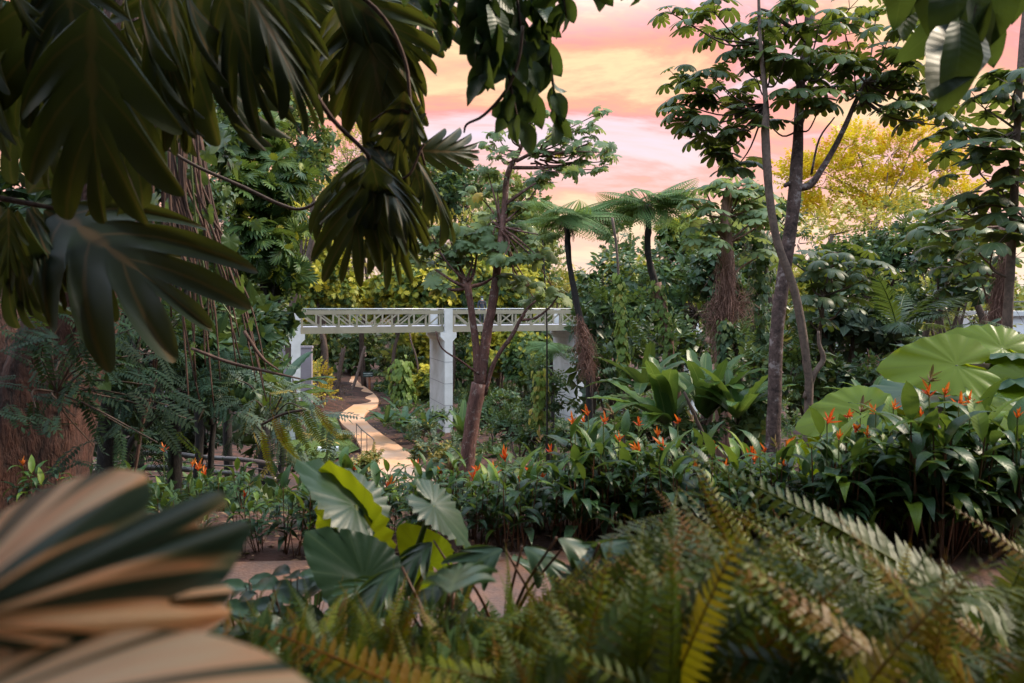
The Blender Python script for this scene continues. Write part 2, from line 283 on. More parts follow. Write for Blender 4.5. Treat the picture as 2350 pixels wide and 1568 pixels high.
def blade(L, Wd, n, prof, cols=3, droop=.4, fold=.15, wave=0.0, wk=9.0, side=0.0, a0=0.0, tint=0.0, ph=0.0):
    t = np.linspace(0, 1, n + 1); ang = a0 - droop * t ** 1.2; ds = L / n
    y = np.concatenate([[0], np.cumsum(np.cos(ang[1:]) * ds)]); z = np.concatenate([[0], np.cumsum(np.sin(ang[1:]) * ds)])
    w = Wd / 2 * prof(t); c = np.linspace(-1, 1, cols)
    X = w[:, None] * c[None] + side * L * (t ** 2)[:, None]
    lift = fold * np.abs(c)[None] * w[:, None] + wave * np.sin(wk * t[:, None] * 2 + ph + (c[None] > 0) * 1.7) * np.abs(c)[None]
    V = np.stack([X, y[:, None] - np.sin(ang)[:, None] * lift, z[:, None] + np.cos(ang)[:, None] * lift], -1).reshape(-1, 3)
    U = np.stack(np.broadcast_arrays((c[None] + 1) / 2, t[:, None]), -1).reshape(-1, 2)
    return T(V, grid_faces(n + 1, cols), U, np.full(len(V), tint))
def bend(tm, droop=.6, side=.5, twist=0.0):
    V = tm.V.copy(); L = max(V[:, 1].max(), 1e-3); x, y, z = V.T; t = np.clip(y / L, 0, 1.2)
    a = -droop * t; zz_ = z * np.cos(a) - droop * .5 * t * y - side * x * x; yy = y * np.cos(a * .55) - z * np.sin(a)
    if twist:
        w = twist * t; x, zz_ = x * np.cos(w) - zz_ * np.sin(w) * 0, zz_ + x * np.sin(w)
    return T(np.stack([x, yy, zz_], -1), tm.F, tm.UV, tm.t)
def lobed(L=1.0, Wd=.8, n=5, rows=6, cols=3, mid=.07, cut=1.0):
    m = n * rows + 1; yp = np.linspace(0, 1, m); ph = (n - .5) * yp
    cut_ = .24 + R.uniform(-.03, .06); lob = cut_ + (1 - cut_) * np.abs(np.sin(np.pi * ph)) ** .62
    lob[yp < .5 / (n - .5) * .5] = np.maximum(lob[yp < .5 / (n - .5) * .5], .25)
    env = Wd * .66 * (.50 + .58 * np.sin(np.pi * (yp * .80 + .10))) * (1 - .30 * yp ** 2); ang = np.radians(62 * (1 - yp ** 1.6) ** .9)
    V = []; U = []; c = np.linspace(0, 1, cols + 1)
    y0 = L * (.04 + .74 * yp)
    cs = np.concatenate([-c[:0:-1], c])
    for k in range(m):
        for q in cs:
            s_ = abs(q); sg = 1 if q >= 0 else -1; e = env[k] * lob[k] * (1.0 if sg > 0 else .96) * s_
            aa = ang[k] - .25 * s_ * (ang[k])
            V.append([sg * math.sin(aa) * e, y0[k] + math.cos(aa) * e, .10 * e * math.sin(2 * math.pi * ph[k] + 1.2) * s_ + .05 * e]); U.append([.5 + .5 * q, (ph[k] + .5) / 8.0])
    return T(V, grid_faces(m, len(cs)), U)
def palmate(Rr=1.0, n=9, rows=5, cols=3, split=.45, gap=40.0, droop=.7, w=1.0):
    b = Bag(); ths = np.radians(np.linspace(gap / 2, 360 - gap / 2, n)); dth = ths[1] - ths[0]
    pr = lambda s: np.where(s < split, s * 1.0 / split * .86, .86 + .22 * np.sin(np.pi * (s - split) / (1 - split) * .8)) * np.sqrt(np.clip(1 - np.clip((s - .72) / .28, 0, 1) ** 2.2, 0, 1))
    for i, th in enumerate(ths):
        ln = Rr * (1 - .28 * abs(math.cos(th / 2)) ** 2) * R.uniform(.9, 1.05)
        wd = 2 * split * ln * math.tan(dth / 2) / .86 * 1.0 * w
        tm = blade(ln, wd, rows, pr, cols, droop=droop * R.uniform(.8, 1.2), fold=-.12, a0=.12)
        b.stamp(tm, frames([0, 0, .004 * (i % 2)], [math.sin(th + math.pi), math.cos(th + math.pi), 0], [0, 0, 1]))
    return b.tmpl()
def heart(L=1.0, wave=.03, rings=5, fold=.1, waves=16, droop=.5):
    tab_a = np.radians([0, 12, 28, 50, 75, 100, 125, 150, 165, 174, 180]); tab_r = np.array([1, .88, .70, .58, .54, .55, .56, .55, .46, .30, .10]) * L * .78
    nth = 48; th = np.linspace(-np.pi, np.pi, nth + 1); r = np.interp(np.abs(th), tab_a, tab_r)
    V = [[0, 0, 0]]; U = [[.5, 0]]
    sec = 4
    for k in range(1, rings + 1):
        q = k / rings
        for i, a in enumerate(th):
            rr = r[i] * q; tri = abs(((i + nth // 2) % sec) - sec / 2) / (sec / 2)
            zc = fold * abs(math.sin(a)) * rr + wave * L * q ** 3 * math.sin(waves * a + 1) - (1 - tri) * 0 - .25 * rr * rr / L * droop * 1.4
            V.append([math.sin(a) * rr, math.cos(a) * rr, zc + .012 * L * (tri - .5) * q]); U.append([.5 * tri, q])
    Fc = []
    m = nth + 1
    for i in range(nth): Fc.append([0, 1 + i + 1, 1 + i])
    for k in range(rings - 1):
        for i in range(nth):
            a = 1 + k * m + i; b_ = a + m; Fc += [[a, a + 1, b_ + 1], [a, b_ + 1, b_]]
    return T(V, Fc, U)
def whorl(leaf_list, n, a_lo, a_hi, young=1, ysc=.55, ytint=.45, pet=0.0, jit=.12):
    b = Bag()
    for i in range(n):
        lf = leaf_list[i % len(leaf_list)]; f = i / max(1, n - 1)
        al = math.radians(a_lo + (a_hi - a_lo) * f) + R.normal() * jit; ph = i * 2.39996 + R.normal() * .2
        d = np.array([math.sin(al) * math.cos(ph), math.cos(al), math.sin(al) * math.sin(ph)])
        b.stamp(lf, frames(d * pet, d, [0, 1, 0], .8 + .3 * f), -.1 + R.uniform(-.12, .18))
    for i in range(young):
        ph = R.uniform(0, 6.28); al = R.uniform(.1, .5); d = np.array([math.sin(al) * math.cos(ph), math.cos(al), math.sin(al) * math.sin(ph)])
        b.stamp(leaf_list[0], frames([0, 0, 0], d, [math.cos(ph + 3), .2, math.sin(ph + 3)], ysc), ytint)
    return b.tmpl()
def spray(lf, n=12, L=1.0, ls=.35, ang=55, term=True, droopy=0.0, twig=True):
    b = Bag()
    for i in range(n):
        s = 1 if i % 2 else -1; y = L * (.12 + .85 * i / n); a = math.radians(ang + R.normal() * 10)
        d = np.array([s * math.sin(a), math.cos(a), R.normal() * .18 - droopy]); b.stamp(lf, frames([0, y, R.normal() * .02], d, [R.normal() * .25, 0, 1], ls * R.uniform(.8, 1.15)), R.uniform(-.15, .2))
    if term: b.stamp(lf, frames([0, L * .95, 0], [0, 1, -.1], [0, 0, 1], ls), .15)
    return b.tmpl()
def pinnate(n=11, L=1.0, ll=.2, w=.4, droop=.5):
    b = Bag(); lf = blade(1, w, 2, P_ov, 3, .2, .1)
    for i in range(n):
        y = L * (.1 + .88 * i / n)
        for s in (-1, 1): b.stamp(lf, frames([0, y, 0], [s * .9, .42, R.normal() * .08], [0, 0, 1], ll * (1 - .3 * abs(i / n - .4))), R.uniform(-.08, .08))
    b.stamp(lf, frames([0, L * .98, 0], [0, 1, 0], [0, 0, 1], ll))
    b.tube([[0, 0, 0], [0, L, 0]], [.012 * L, .004 * L], 3, cap=False, sub=1, tint=.3)
    return bend(b.tmpl(), droop, .3)
def frondt(L=1.0, n=30, pl=.09, pw=.22, droop=1.0, rows=2, side=.4, taper=.5, a=80, rr=.006, pd=.3, arch=True):
    b = Bag(); lf = blade(1, pw, rows, lambda t: np.where(t < .1, .8, np.sqrt(np.clip(1 - t ** 2, 0, 1))), 3, pd, .12)
    for i in range(n):
        f = i / n; y = L * (.10 + .89 * f); ln = pl * (np.sin(np.pi * (f * .92 + .07) ** taper) ** .8 + .02)
        for s in (-1, 1):
            aa = math.radians(a - 18 * f + R.normal() * 3); b.stamp(lf, frames([0, y, 0], [s * math.sin(aa), math.cos(aa), R.normal() * .07], [0, 0, 1], ln * R.uniform(.93, 1.05)), R.uniform(-.06, .06))
    b.tube([[0, 0, 0], [0, L * .5, 0], [0, L, 0]], [rr, rr * .8, rr * .3], 4, cap=False, sub=4, tint=.2)
    return bend(b.tmpl(), droop, side)
TFL = [bend(t, d, .2) for t in [spray(blade(1, .34, 2, P_pad, 2, .3, 0), 14, 1.0, .22, 75)] for d in (.5,)]
def bipin(L=1.0, n=17, droop=1.1):
    b = Bag()
    for i in range(n):
        f = i / n; y = L * (.14 + .85 * f); ln = .36 * L * (np.sin(np.pi * (f * .9 + .08) ** .6) ** .8 + .03)
        for s in (-1, 1): b.stamp(TFL[0], frames([0, y, 0], [s * .95, .35, -.12], [0, 0, 1], ln), R.uniform(-.08, .08))
    b.tube([[0, 0, 0], [0, L * .5, 0], [0, L, 0]], [.012 * L, .008 * L, .002 * L], 4, cap=False, sub=3, tint=.2)
    return bend(b.tmpl(), droop, .25)
LV = {}
LV['lob_lo'] = [bend(lobed(1, .9, 5, 4, 2), d, .35) for d in (.5, .8, 1.1)]
LV['lob_hi'] = [bend(lobed(1, w, n, 12, 5), d, s, tw) for w, n, d, s, tw in ((1.05, 4, .35, .5, .2), (1.0, 4, .6, .8, -.4), (1.1, 4, .2, .3, .1), (.95, 5, .7, .9, .4), (.9, 3, .5, 1.2, -.2))]
LV['palm_lo'] = [palmate(1, 9, 4, 3, droop=d) for d in (.5, .9, 1.3)]
LV['palm_mid'] = [palmate(1, n, 7, 3, split=s, droop=d) for n, s, d in ((9, .42, .6), (8, .38, 1.0), (10, .45, 1.4), (9, .35, .9))]
LV['ov'] = [blade(1, .5, 2, P_ov, 3, d, .2) for d in (.3, .9)]
LV['ovn'] = [blade(1, .52, 8, P_ov, 5, d, .22, wave=.015) for d in (.3, .8, 1.2)]
LV['lan'] = [blade(1, .28, 2, P_lan, 3, d, .2) for d in (.4, 1.0)]
WH = {}
WH['bread'] = [whorl(LV['lob_lo'], 8, 50, 115, 1) for _ in range(3)]
WH['breadsp'] = [whorl(LV['lob_lo'], 7, 60, 120, 0) for _ in range(2)]
WH['cec'] = []
for _ in range(3):
    b = Bag()
    for i in range(8):
        ph = i * 2.39996; al = math.radians(R.uniform(45, 105)); d = np.array([math.sin(al) * math.cos(ph), math.cos(al), math.sin(al) * math.sin(ph)])
        pl = R.uniform(.7, 1.2); b.tube([[0, 0, 0], d * pl], [.022, .014], 3, cap=False, sub=1, tint=.7)
        b.stamp(LV['palm_lo'][i % 3], frames(d * pl, np.array([d[0], -.15, d[2]]), [d[0] * .3, 1, d[2] * .3], R.uniform(.55, .95)), R.uniform(-.15, .25))
    WH['cec'].append(b.tmpl())
WH['ov'] = [spray(LV['ov'][0], 10, 1, .42, 60), spray(LV['ov'][1], 12, 1, .38, 55, droopy=.3), whorl(LV['ov'], 7, 40, 110, 1, .6, .25)]
WH['ovbig'] = [whorl(LV['ov'], 9, 40, 120, 1, .6, .3), spray(LV['ov'][1], 9, 1, .5, 60, droopy=.4)]
WH['lan'] = [spray(LV['lan'][1], 12, 1, .42, 50, droopy=.5), whorl(LV['lan'], 9, 30, 120, 1, .6, .25)]
WH['small'] = [spray(LV['ov'][0], 14, 1, .26, 55), spray(LV['ov'][1], 14, 1, .24, 60, droopy=.2)]
WH['pin'] = [pinnate(10, 1, .22), pinnate(9, 1, .24, droop=.9), pinnate(11, 1, .2, droop=.2)]
b = Bag()
for i in range(9):
    s = -1 if i % 2 else 1; b.stamp(WH['pin'][i % 3], frames([0, .1 + .09 * i, 0], [s * .8, .6, R.normal() * .15], [0, 0, 1], .42), R.uniform(-.1, .1))
b.tube([[0, 0, 0], [0, 1, 0]], [.012, .004], 3, cap=False, sub=1, tint=.3)
WH['pinbr'] = [bend(b.tmpl(), .6, .2)]

def crown_pts(blobs, n, shell=.55, low=.45, gaps=.0, seed=0):
    r = np.random.default_rng(seed); vol = np.array([b_[1][0] * b_[1][1] + b_[1][0] * b_[1][2] for b_ in blobs]); pr = vol / vol.sum()
    k = r.choice(len(blobs), n * 2, p=pr); d = nrm(r.normal(size=(n * 2, 3))); fl = (d[:, 2] < -.1) & (r.random(n * 2) < 1 - low); d[fl, 2] *= -1
    rad = shell + (1 - shell) * r.random(n * 2) ** .6
    C = np.array([b_[0] for b_ in blobs])[k]; S = np.array([b_[1] for b_ in blobs])[k]; p = C + d * rad[:, None] * S
    p += r.normal(size=p.shape) * S * .05
    if gaps > 0:
        L = S.mean(); ph = r.uniform(0, 6, (4, 3)); fv = sum(np.sin(p @ nrm(r.normal(size=3)) * (5.5 / L) + ph[i][0]) for i in range(4)) / 2
        keep = fv > -1 + gaps * 1.6
        p, d, C = p[keep], d[keep], C[keep]
    return p[:n], d[:n], C[:n]
def foliage(bag, p, d, tmpls, sc, up=.5, jit=.35, mode='whorl', seed=0, tint=.45, tv=.2, wood=None, C=None, tw=.3, topb=.12):
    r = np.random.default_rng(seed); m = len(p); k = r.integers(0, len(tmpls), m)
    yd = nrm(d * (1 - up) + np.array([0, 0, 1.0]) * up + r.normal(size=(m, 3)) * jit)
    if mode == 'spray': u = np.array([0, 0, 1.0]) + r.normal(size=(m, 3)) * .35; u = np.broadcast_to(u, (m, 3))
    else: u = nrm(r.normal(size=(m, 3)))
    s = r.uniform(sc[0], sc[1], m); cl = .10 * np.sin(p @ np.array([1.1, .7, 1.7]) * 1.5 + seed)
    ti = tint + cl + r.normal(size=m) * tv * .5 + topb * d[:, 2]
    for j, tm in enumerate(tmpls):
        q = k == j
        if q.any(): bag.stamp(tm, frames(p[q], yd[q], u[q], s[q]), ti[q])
    if wood is not None and C is not None:
        for j in np.nonzero(r.random(m) < tw)[0]:
            a = C[j] + (p[j] - C[j]) * .12; mdp = (a + p[j]) / 2 + r.normal(size=3) * .08
            wood.tube([a, mdp, p[j]], [.035, .02, .008], 3, cap=False, sub=2)
# ------------------------------------------------------------------ ground
def gh(x, y):
    x = np.asarray(x, float); y = np.asarray(y, float)
    h = 5.2 * (1 - np.clip((y - 5.85) / 17.5, 0, 1) ** 1.05) + .75 * (1 - sst(1.5, 3.2, y)) * sst(-8, -2, y)
    h = h + 1.6 * sst(66, 90, y) + .8 * sst(-12, -24, x) * sst(10, 30, y)
    h = h + .9 * np.exp(-(((x + 17) / 5) ** 2 + ((y - 52) / 7) ** 2))
    b_ = sst(7.0, 9.5, y); h = h + b_ * .05 * (np.sin(x * 1.9 + y * .7) + np.sin(x * .8 - y * 1.3))
    return h - .14 * b_
xs = np.concatenate([-np.geomspace(400, 26, 14), np.arange(-25, 25.1, .5), np.geomspace(26, 400, 14)])
ys = np.concatenate([[-400, -200, -90, -40, -20, -10], np.arange(-5, 70.1, .5), np.geomspace(72, 900, 16)])
XX, YY = np.meshgrid(xs, ys); ZZ = gh(XX, YY)
g = Bag(); g.V.append(np.stack([XX, YY, ZZ], -1).reshape(-1, 3)); g.F.append(grid_faces(len(ys), len(xs))); g.U.append(np.stack([XX, YY], -1).reshape(-1, 2)); g.t.append(np.zeros(XX.size)); g.n = XX.size
tag(g.build('ground', M_soil), 'dark reddish mulch and soil of the garden slope', kind='structure')
def ribbon(name, Lp, Rp, zf, mat, label, th=.08, kind='structure'):
    def sm(P, k=6):
        P = np.asarray(P, float); Q = np.vstack([2 * P[0] - P[1], P, 2 * P[-1] - P[-2]]); o = []
        for i in range(len(P) - 1):
            for j in range(k):
                t = j / k; a, b_, c, d = Q[i:i + 4]; o.append(.5 * ((2 * b_) + (c - a) * t + (2 * a - 5 * b_ + 4 * c - d) * t * t + (3 * b_ - a - 3 * c + d) * t ** 3))
        return np.array(o + [P[-1]])
    Lq, Rq = sm(Lp), sm(Rp); n = min(len(Lq), len(Rq)); b = Bag()
    zl = zf(Lq[:n, 0], Lq[:n, 1]); zr = zf(Rq[:n, 0], Rq[:n, 1])
    V = []
    for i in range(n):
        l, r_ = Lq[i], Rq[i]
        V += [[l[0], l[1], zl[i] - th * 2], [l[0], l[1], zl[i]], [(l[0] + r_[0]) / 2, (l[1] + r_[1]) / 2, (zl[i] + zr[i]) / 2 + .01], [r_[0], r_[1], zr[i]], [r_[0], r_[1], zr[i] - th * 2]]
    Fc = grid_faces(n, 5); b.V.append(np.array(V)); b.F.append(Fc); b.U.append(np.array(V)[:, :2]); b.t.append(np.zeros(len(V))); b.n = len(V)
    o = b.build(name, mat, smooth=False); tag(o, label, kind=kind); return o
def onz(u, v, z=0.06):
    D = (EYE - z) * F / (v - 705.0); return [(u - 1175.0) / F * D, D]
Lp = [onz(*p) for p in ((905, 1180), (868, 1110), (842, 1057), (812, 998), (783, 970), (783, 949), (822, 917), (799, 890), (803, 872), (808, 862))]
Rp = [onz(*p) for p in ((1060, 1180), (985, 1090), (934, 1035), (874, 994), (842, 968), (838, 950), (868, 927), (860, 905), (823, 877), (816, 864))]
ribbon('garden_path', Lp, Rp, lambda x, y: x * 0 + .06, M_path, 'winding tan concrete path running under the footbridge')
Lp = [(-6, 5.6), (-3.2, 4.75), (-1.4, 4.72), (0.2, 4.9), (2, 5.0), (3.5, 5.2), (5.5, 5.4), (8, 5.6)]
Rp = [(-6, 4.3), (-3.2, 3.7), (-1.4, 3.65), (0.2, 3.8), (2, 4.05), (3.5, 4.3), (5.5, 4.5), (8, 4.7)]
ribbon('stone_path', Lp, Rp, lambda x, y: x * 0 + 5.25, M_path2, 'rust stained stone path crossing in front of the flower bed')
g = Bag(); P = np.array([onz(*p, z=.05) for p in ((640, 1010), (700, 962), (770, 955), (790, 1000), (826, 1030), (770, 1052), (680, 1050))])
g.V.append(np.hstack([P, np.full((len(P), 1), .05)])); g.F.append(np.array([[0, i + 1, i] for i in range(1, len(P) - 1)])); g.U.append(P); g.t.append(np.zeros(len(P))); g.n = len(P)
tag(g.build('lawn', M_grass), 'small patch of mown lawn beside the tan path', kind='structure')
b = Bag(); gb = blade(1, .12, 2, P_lan, 3, .8, .1); m = 5000
poly = P; q = np.stack([R.uniform(P[:, 0].min(), P[:, 0].max(), m * 2), R.uniform(P[:, 1].min(), P[:, 1].max(), m * 2)], -1)
def inpoly(q, P):
    c = np.zeros(len(q), bool)
    for i in range(len(P)):
        a, d = P[i], P[i - 1]; k = ((a[1] > q[:, 1]) != (d[1] > q[:, 1])) & (q[:, 0] < (d[0] - a[0]) * (q[:, 1] - a[1]) / (d[1] - a[1] + 1e-9) + a[0]); c ^= k
    return c
q = q[inpoly(q, P)]; dd = nrm(R.normal(size=(len(q), 3)) * .5 + [0, 0, 1]); b.stamp(gb, frames(np.hstack([q, np.full((len(q), 1), .05)]), dd, [0, 1, 0], R.uniform(.06, .14, len(q))), R.uniform(.4, .9, len(q)))
tag(b.build('grass', M_vine), 'short green grass of the small lawn by the tan path', kind='stuff')
# ------------------------------------------------------------------ footbridge
p1, p2, p3 = np.array([-11.35, 36.0]), np.array([-3.62, 38.75]), np.array([4.15, 41.7])
bd = nrm(p3 - p1); bn = np.array([-bd[1], bd[0]]); yaw = math.atan2(bd[1], bd[0]); sp = np.linalg.norm(p3 - p1) / 2
ztop, zbot = EYE - .15, EYE - 1.42; BW = 3.4
fb = empty('footbridge', (p2[0], p2[1], 0), 'khaki steel truss footbridge on white concrete pillars above the path', 'footbridge')
fbo = np.array([p2[0], p2[1], 0])
def bp(s, c, z): return np.array([p2[0] + bd[0] * s + bn[0] * c, p2[1] + bd[1] * s + bn[1] * c, z])
def bld(b, name, mat, par, **k):
    b.V = [v - fbo for v in b.V]; return b.build(name, mat, par, **k)
def bar(b, a, c, w, d, up=(0, 0, 1)):
    a, c = np.asarray(a), np.asarray(c); y = nrm(c - a); x = nrm(np.cross(y, up)); z = np.cross(x, y); L = np.linalg.norm(c - a)
    V = [(a + x * sx * w / 2 + z * sz * d / 2 + y * sy * L) for sy in (0, 1) for sz in (-1, 1) for sx in (-1, 1)]
    b.poly(V, [[0, 1, 3, 2], [4, 6, 7, 5], [0, 4, 5, 1], [2, 3, 7, 6], [0, 2, 6, 4], [1, 5, 7, 3]])
hw = .24
for k in (-2, -1, 0, 1):
    s0, s1 = k * sp + hw + .02, (k + 1) * sp - hw - .02
    for c in (.12, BW - .12):
        b = Bag(); L = s1 - s0; nb = 8; w = .10
        bar(b, bp(s0, c, ztop - .14), bp(s1, c, ztop - .14), .14, .22)
        bar(b, bp(s0, c, zbot + .17), bp(s1, c, zbot + .17), .16, .34)
        for i in range(nb + 1):
            s = s0 + .06 + (L - .12) * i / nb; bar(b, bp(s, c, zbot + .342), bp(s, c, ztop - .252), .11, .09, (bd[0], bd[1], 0))
            if i < nb:
                sa = s0 + .06 + (L - .12) * i / nb; sb = s0 + .06 + (L - .12) * (i + 1) / nb
                a_, c_ = (ztop - .26, zbot + .35) if i < nb / 2 else (zbot + .35, ztop - .26)
                bar(b, bp(sa + .06, c, a_), bp(sb - .06, c, c_), .07, .075)
        bld(b, 'truss', M_steel, fb, smooth=False)
    b = Bag(); bar(b, bp(s0, BW / 2, zbot + .30), bp(s1, BW / 2, zbot + .30), BW - .5, .10); bld(b, 'deck', M_deck, fb, smooth=False)
    for c in (.34, BW - .34):
        b = Bag()
        for i in range(6):
            sa = s0 + .1 + (s1 - s0 - .2) * i / 6; sb = sa + (s1 - s0 - .2) / 6 - .10; q = bp((sa + sb) / 2, c, (zbot + .45 + ztop - .26) / 2)
            nbar = 22
            for j in range(nbar): sx = sa + (sb - sa) * j / (nbar - 1); bar(b, bp(sx, c, zbot + .42), bp(sx, c, ztop - .24), .030, .02)
            bar(b, bp(sa, c, zbot + .42), bp(sb, c, zbot + .42), .03, .03)
        bld(b, 'balustrade_panel', M_panel, fb, smooth=False)
    for c in (.30, BW - .30):
        b = Bag(); b.tube([bp(s0 - .2, c, ztop + .05), bp(s1 + .2, c, ztop + .05)], .03, 8, sub=1)
        for i in range(6): s = s0 + .3 + (s1 - s0 - .6) * i / 5; b.tube([bp(s, c, ztop - .24), bp(s, c, ztop + .05)], .014, 6, sub=1)
        bld(b, 'handrail', M_rail, fb)
for k, s in enumerate((-sp, 0, sp, 2 * sp)):
    b = Bag(); hwt = .235; cw = .46; zc = zbot - .02; zl = zc - .26
    prof = [(-hwt, -1.2), (hwt, -1.2), (hwt, zl - .24), (cw, zl), (cw, zc), (-cw, zc), (-cw, zl), (-hwt, zl - .24)]
    n = len(prof); V = [bp(s + x, c, z) for c in (-.12, BW + .12) for x, z in prof]
    Q = [list(range(n))[::-1], list(range(n, 2 * n))] + [[i, (i + 1) % n, n + (i + 1) % n, n + i] for i in range(n)]
    # convex pieces instead of one concave fan
    Q = [[0, 7, 2, 1][::1], [7, 6, 3, 2], [6, 5, 4, 3]] ; Q += [[q_ + n for q_ in q[::-1]] for q in Q] + [[i, (i + 1) % n, n + (i + 1) % n, n + i] for i in range(n)]
    b.poly(V, Q)
    for c0, c1 in ((-.12, .03), (BW - .03, BW + .12)):
        q = bp(s, (c0 + c1) / 2, (zc + ztop + .04) / 2 + .001); b.box(q, (2 * hwt, c1 - c0, ztop + .04 - zc - .002), yaw)
    pil = bld(b, 'pillar', M_conc, fb, smooth=False)
    j = Bag()
    for z in (.2, 1.43, 2.66, 3.89): j.box(bp(s, BW / 2, z), (2 * hwt + .012, BW + .252, .03), yaw)
    bld(j, 'panel_joint', M_mort, pil, smooth=False)
# person on the bridge
pz = zbot + .35
pp = bp(-(-1107 + 1024) / F * 40.0 + .1, 1.6, pz); pp = np.array([(1106 - 1175) / F * 40.6, 40.6, pz])
def skin(name, V, E, Rd, mat, parent=None, sub=1):
    me = bpy.data.meshes.new(name); me.from_pydata([tuple(v) for v in V], E, []); me.update(); me.materials.append(mat)
    o = bpy.data.objects.new(name, me); COL.objects.link(o); o.modifiers.new('skin', 'SKIN'); me.skin_vertices[0].data[0].use_root = True
    for i, r_ in enumerate(Rd): me.skin_vertices[0].data[i].radius = (r_, r_) if np.ndim(r_) == 0 else r_
    if sub: s_ = o.modifiers.new('sub', 'SUBSURF'); s_.levels = sub; s_.render_levels = sub
    if parent is not None: o.parent = parent
    for p_ in me.polygons: p_.use_smooth = True
    return o
M_skin = plain('skin', (.42, .22, .15), .5, var=.05); M_cloth = plain('dark jacket', (.03, .035, .05), .9, var=.2); M_mask = plain('pale face mask', (.55, .70, .72), .8, var=.05); M_hat = plain('dark cap', (.02, .022, .04), .8)
per = empty('person', pp, 'person in a dark jacket, dark cap and pale face mask standing on the footbridge', 'person', rz=math.radians(20))
V = [(0, 0, .92), (0, 0, 1.12), (0, 0, 1.32), (0, .0, 1.42), (0, -.01, 1.50), (0, -.01, 1.62), (-.10, 0, .88), (-.11, -.02, .48), (-.11, 0, .09), (-.11, -.13, .05), (.10, 0, .88), (.11, .02, .48), (.11, .03, .09), (.11, -.10, .05),
     (-.19, 0, 1.38), (-.25, 0, 1.10), (-.22, -.14, .88), (-.21, -.20, .80), (.19, 0, 1.38), (.25, 0, 1.10), (.22, -.14, .88), (.21, -.20, .80)]
E = [(0, 1), (1, 2), (2, 3), (3, 4), (4, 5), (0, 6), (6, 7), (7, 8), (8, 9), (0, 10), (10, 11), (11, 12), (12, 13), (3, 14), (14, 15), (15, 16), (16, 17), (3, 18), (18, 19), (19, 20), (20, 21)]
Rd = [(.14, .11), (.14, .11), (.17, .12), (.11, .09), .055, (.075, .09), .085, .06, .045, .04, .085, .06, .045, .04, .065, .045, .035, .03, .065, .045, .035, .03]
skin('body', V, E, Rd, M_skin, per)
V2 = [(v[0], v[1], v[2]) for v in V[:4]] + [V[14], V[15], (-.225, -.11, .93), V[18], V[19], (.225, -.11, .93)]
skin('jacket', V2, [(0, 1), (1, 2), (2, 3), (3, 4), (4, 5), (5, 6), (3, 7), (7, 8), (8, 9)], [(.17, .14), (.165, .135), (.19, .145), (.11, .10), .085, .062, .05, .085, .062, .05], M_cloth, per)
skin('trousers', [V[0], V[6], V[7], V[8], V[10], V[11], V[12]], [(0, 1), (1, 2), (2, 3), (0, 4), (4, 5), (5, 6)], [(.15, .12), .10, .075, .06, .10, .075, .06], M_cloth, per)
def ell(b, c, r, n=12, m=8, z0=-1.0):
    th = np.arange(n) / n * 2 * np.pi; ph = np.linspace(math.asin(z0), np.pi / 2, m)
    V = np.array([[c[0] + r[0] * math.cos(p) * math.cos(t), c[1] + r[1] * math.cos(p) * math.sin(t), c[2] + r[2] * math.sin(p)] for p in ph for t in th])
    i = np.arange(m - 1)[:, None] * n; j = np.arange(n)[None]; j2 = (j + 1) % n; q = np.stack([i + j, i + j2, i + n + j2, i + n + j], -1).reshape(-1, 4)
    b.V.append(V); b.F.append(np.vstack([q[:, [0, 1, 2]], q[:, [0, 2, 3]]]) + b.n); b.U.append(V[:, :2]); b.t.append(np.full(len(V), .5)); b.n += len(V)
b = Bag(); ell(b, (0, 0, 1.63), (.092, .108, .10), z0=-.05); b.box((0, -.12, 1.63), (.13, .09, .012)); b.build('cap', M_hat, per)
b = Bag(); ell(b, (0, -.055, 1.545), (.062, .06, .055)); b.build('face_mask', M_mask, per)
# sign by the path
M_sign = plain('dark green sign', (.03, .055, .05), .5); M_mark = plain('pale lettering', (.55, .6, .58), .6); M_post = plain('rust brown post', (.26, .09, .04), .7)
D = 58.0; q = at(848, 862, D); gz = float(gh(q[0], D)); sg = empty('path_sign', (q[0], D, gz), 'small dark sign board on a rusty post beside the far end of the tan path', 'sign')
b = Bag(); b.box((0, 0, (q[2] - gz) / 2), (.16, .12, q[2] - gz)); b.build('post', M_post, sg, smooth=False)
b = Bag(); b.box((-.1, -.1, q[2] - gz + .1), (.85, .05, .42)); bo = b.build('board', M_sign, sg, smooth=False)
b = Bag()
for i, (w, x, z) in enumerate(((.10, -.42, .2), (.10, -.28, .2), (.32, -.02, .2), (.10, .22, .2), (.7, -.1, -.04))): b.box((x, -.128, q[2] - gz + .06 + z * .6), (w, .006, .05 if i < 4 else .03))
b.build('lettering', M_mark, bo, smooth=False)
# railing by the path
def rod_fence(name, pts, h, label, rails, mat=M_fence, posts=None, rr=.03, top_r=.035, extra=None, pr=.03):
    P = np.array(pts, float); o = empty(name, P[0], label, 'railing'); o0 = P[0]
    for i, z in enumerate(rails):
        b = Bag(); b.tube(P + [0, 0, z], top_r if i == 0 else rr, 8, sub=5); b.V = [v - o0 for v in b.V]; b.build('rail', mat, o)
    for i in (posts if posts is not None else range(len(P))):
        b = Bag(); b.tube([P[i] + [0, 0, -.3], P[i] + [0, 0, rails[0]]], pr, 6, sub=1); b.V = [v - o0 for v in b.V]; b.build('post', mat, o, smooth=False)
    return o
q = [np.array([*onz(u, v), .06]) for u, v in ((818, 1021), (829, 1035), (842, 1048), (858, 1063))]
hpx = 52
rod_fence('path_handrail', [q[0], q[1], q[2], q[3]], 1.0, 'short dark metal handrail with four posts beside the tan path', [1.06], pr=.022, top_r=.028)
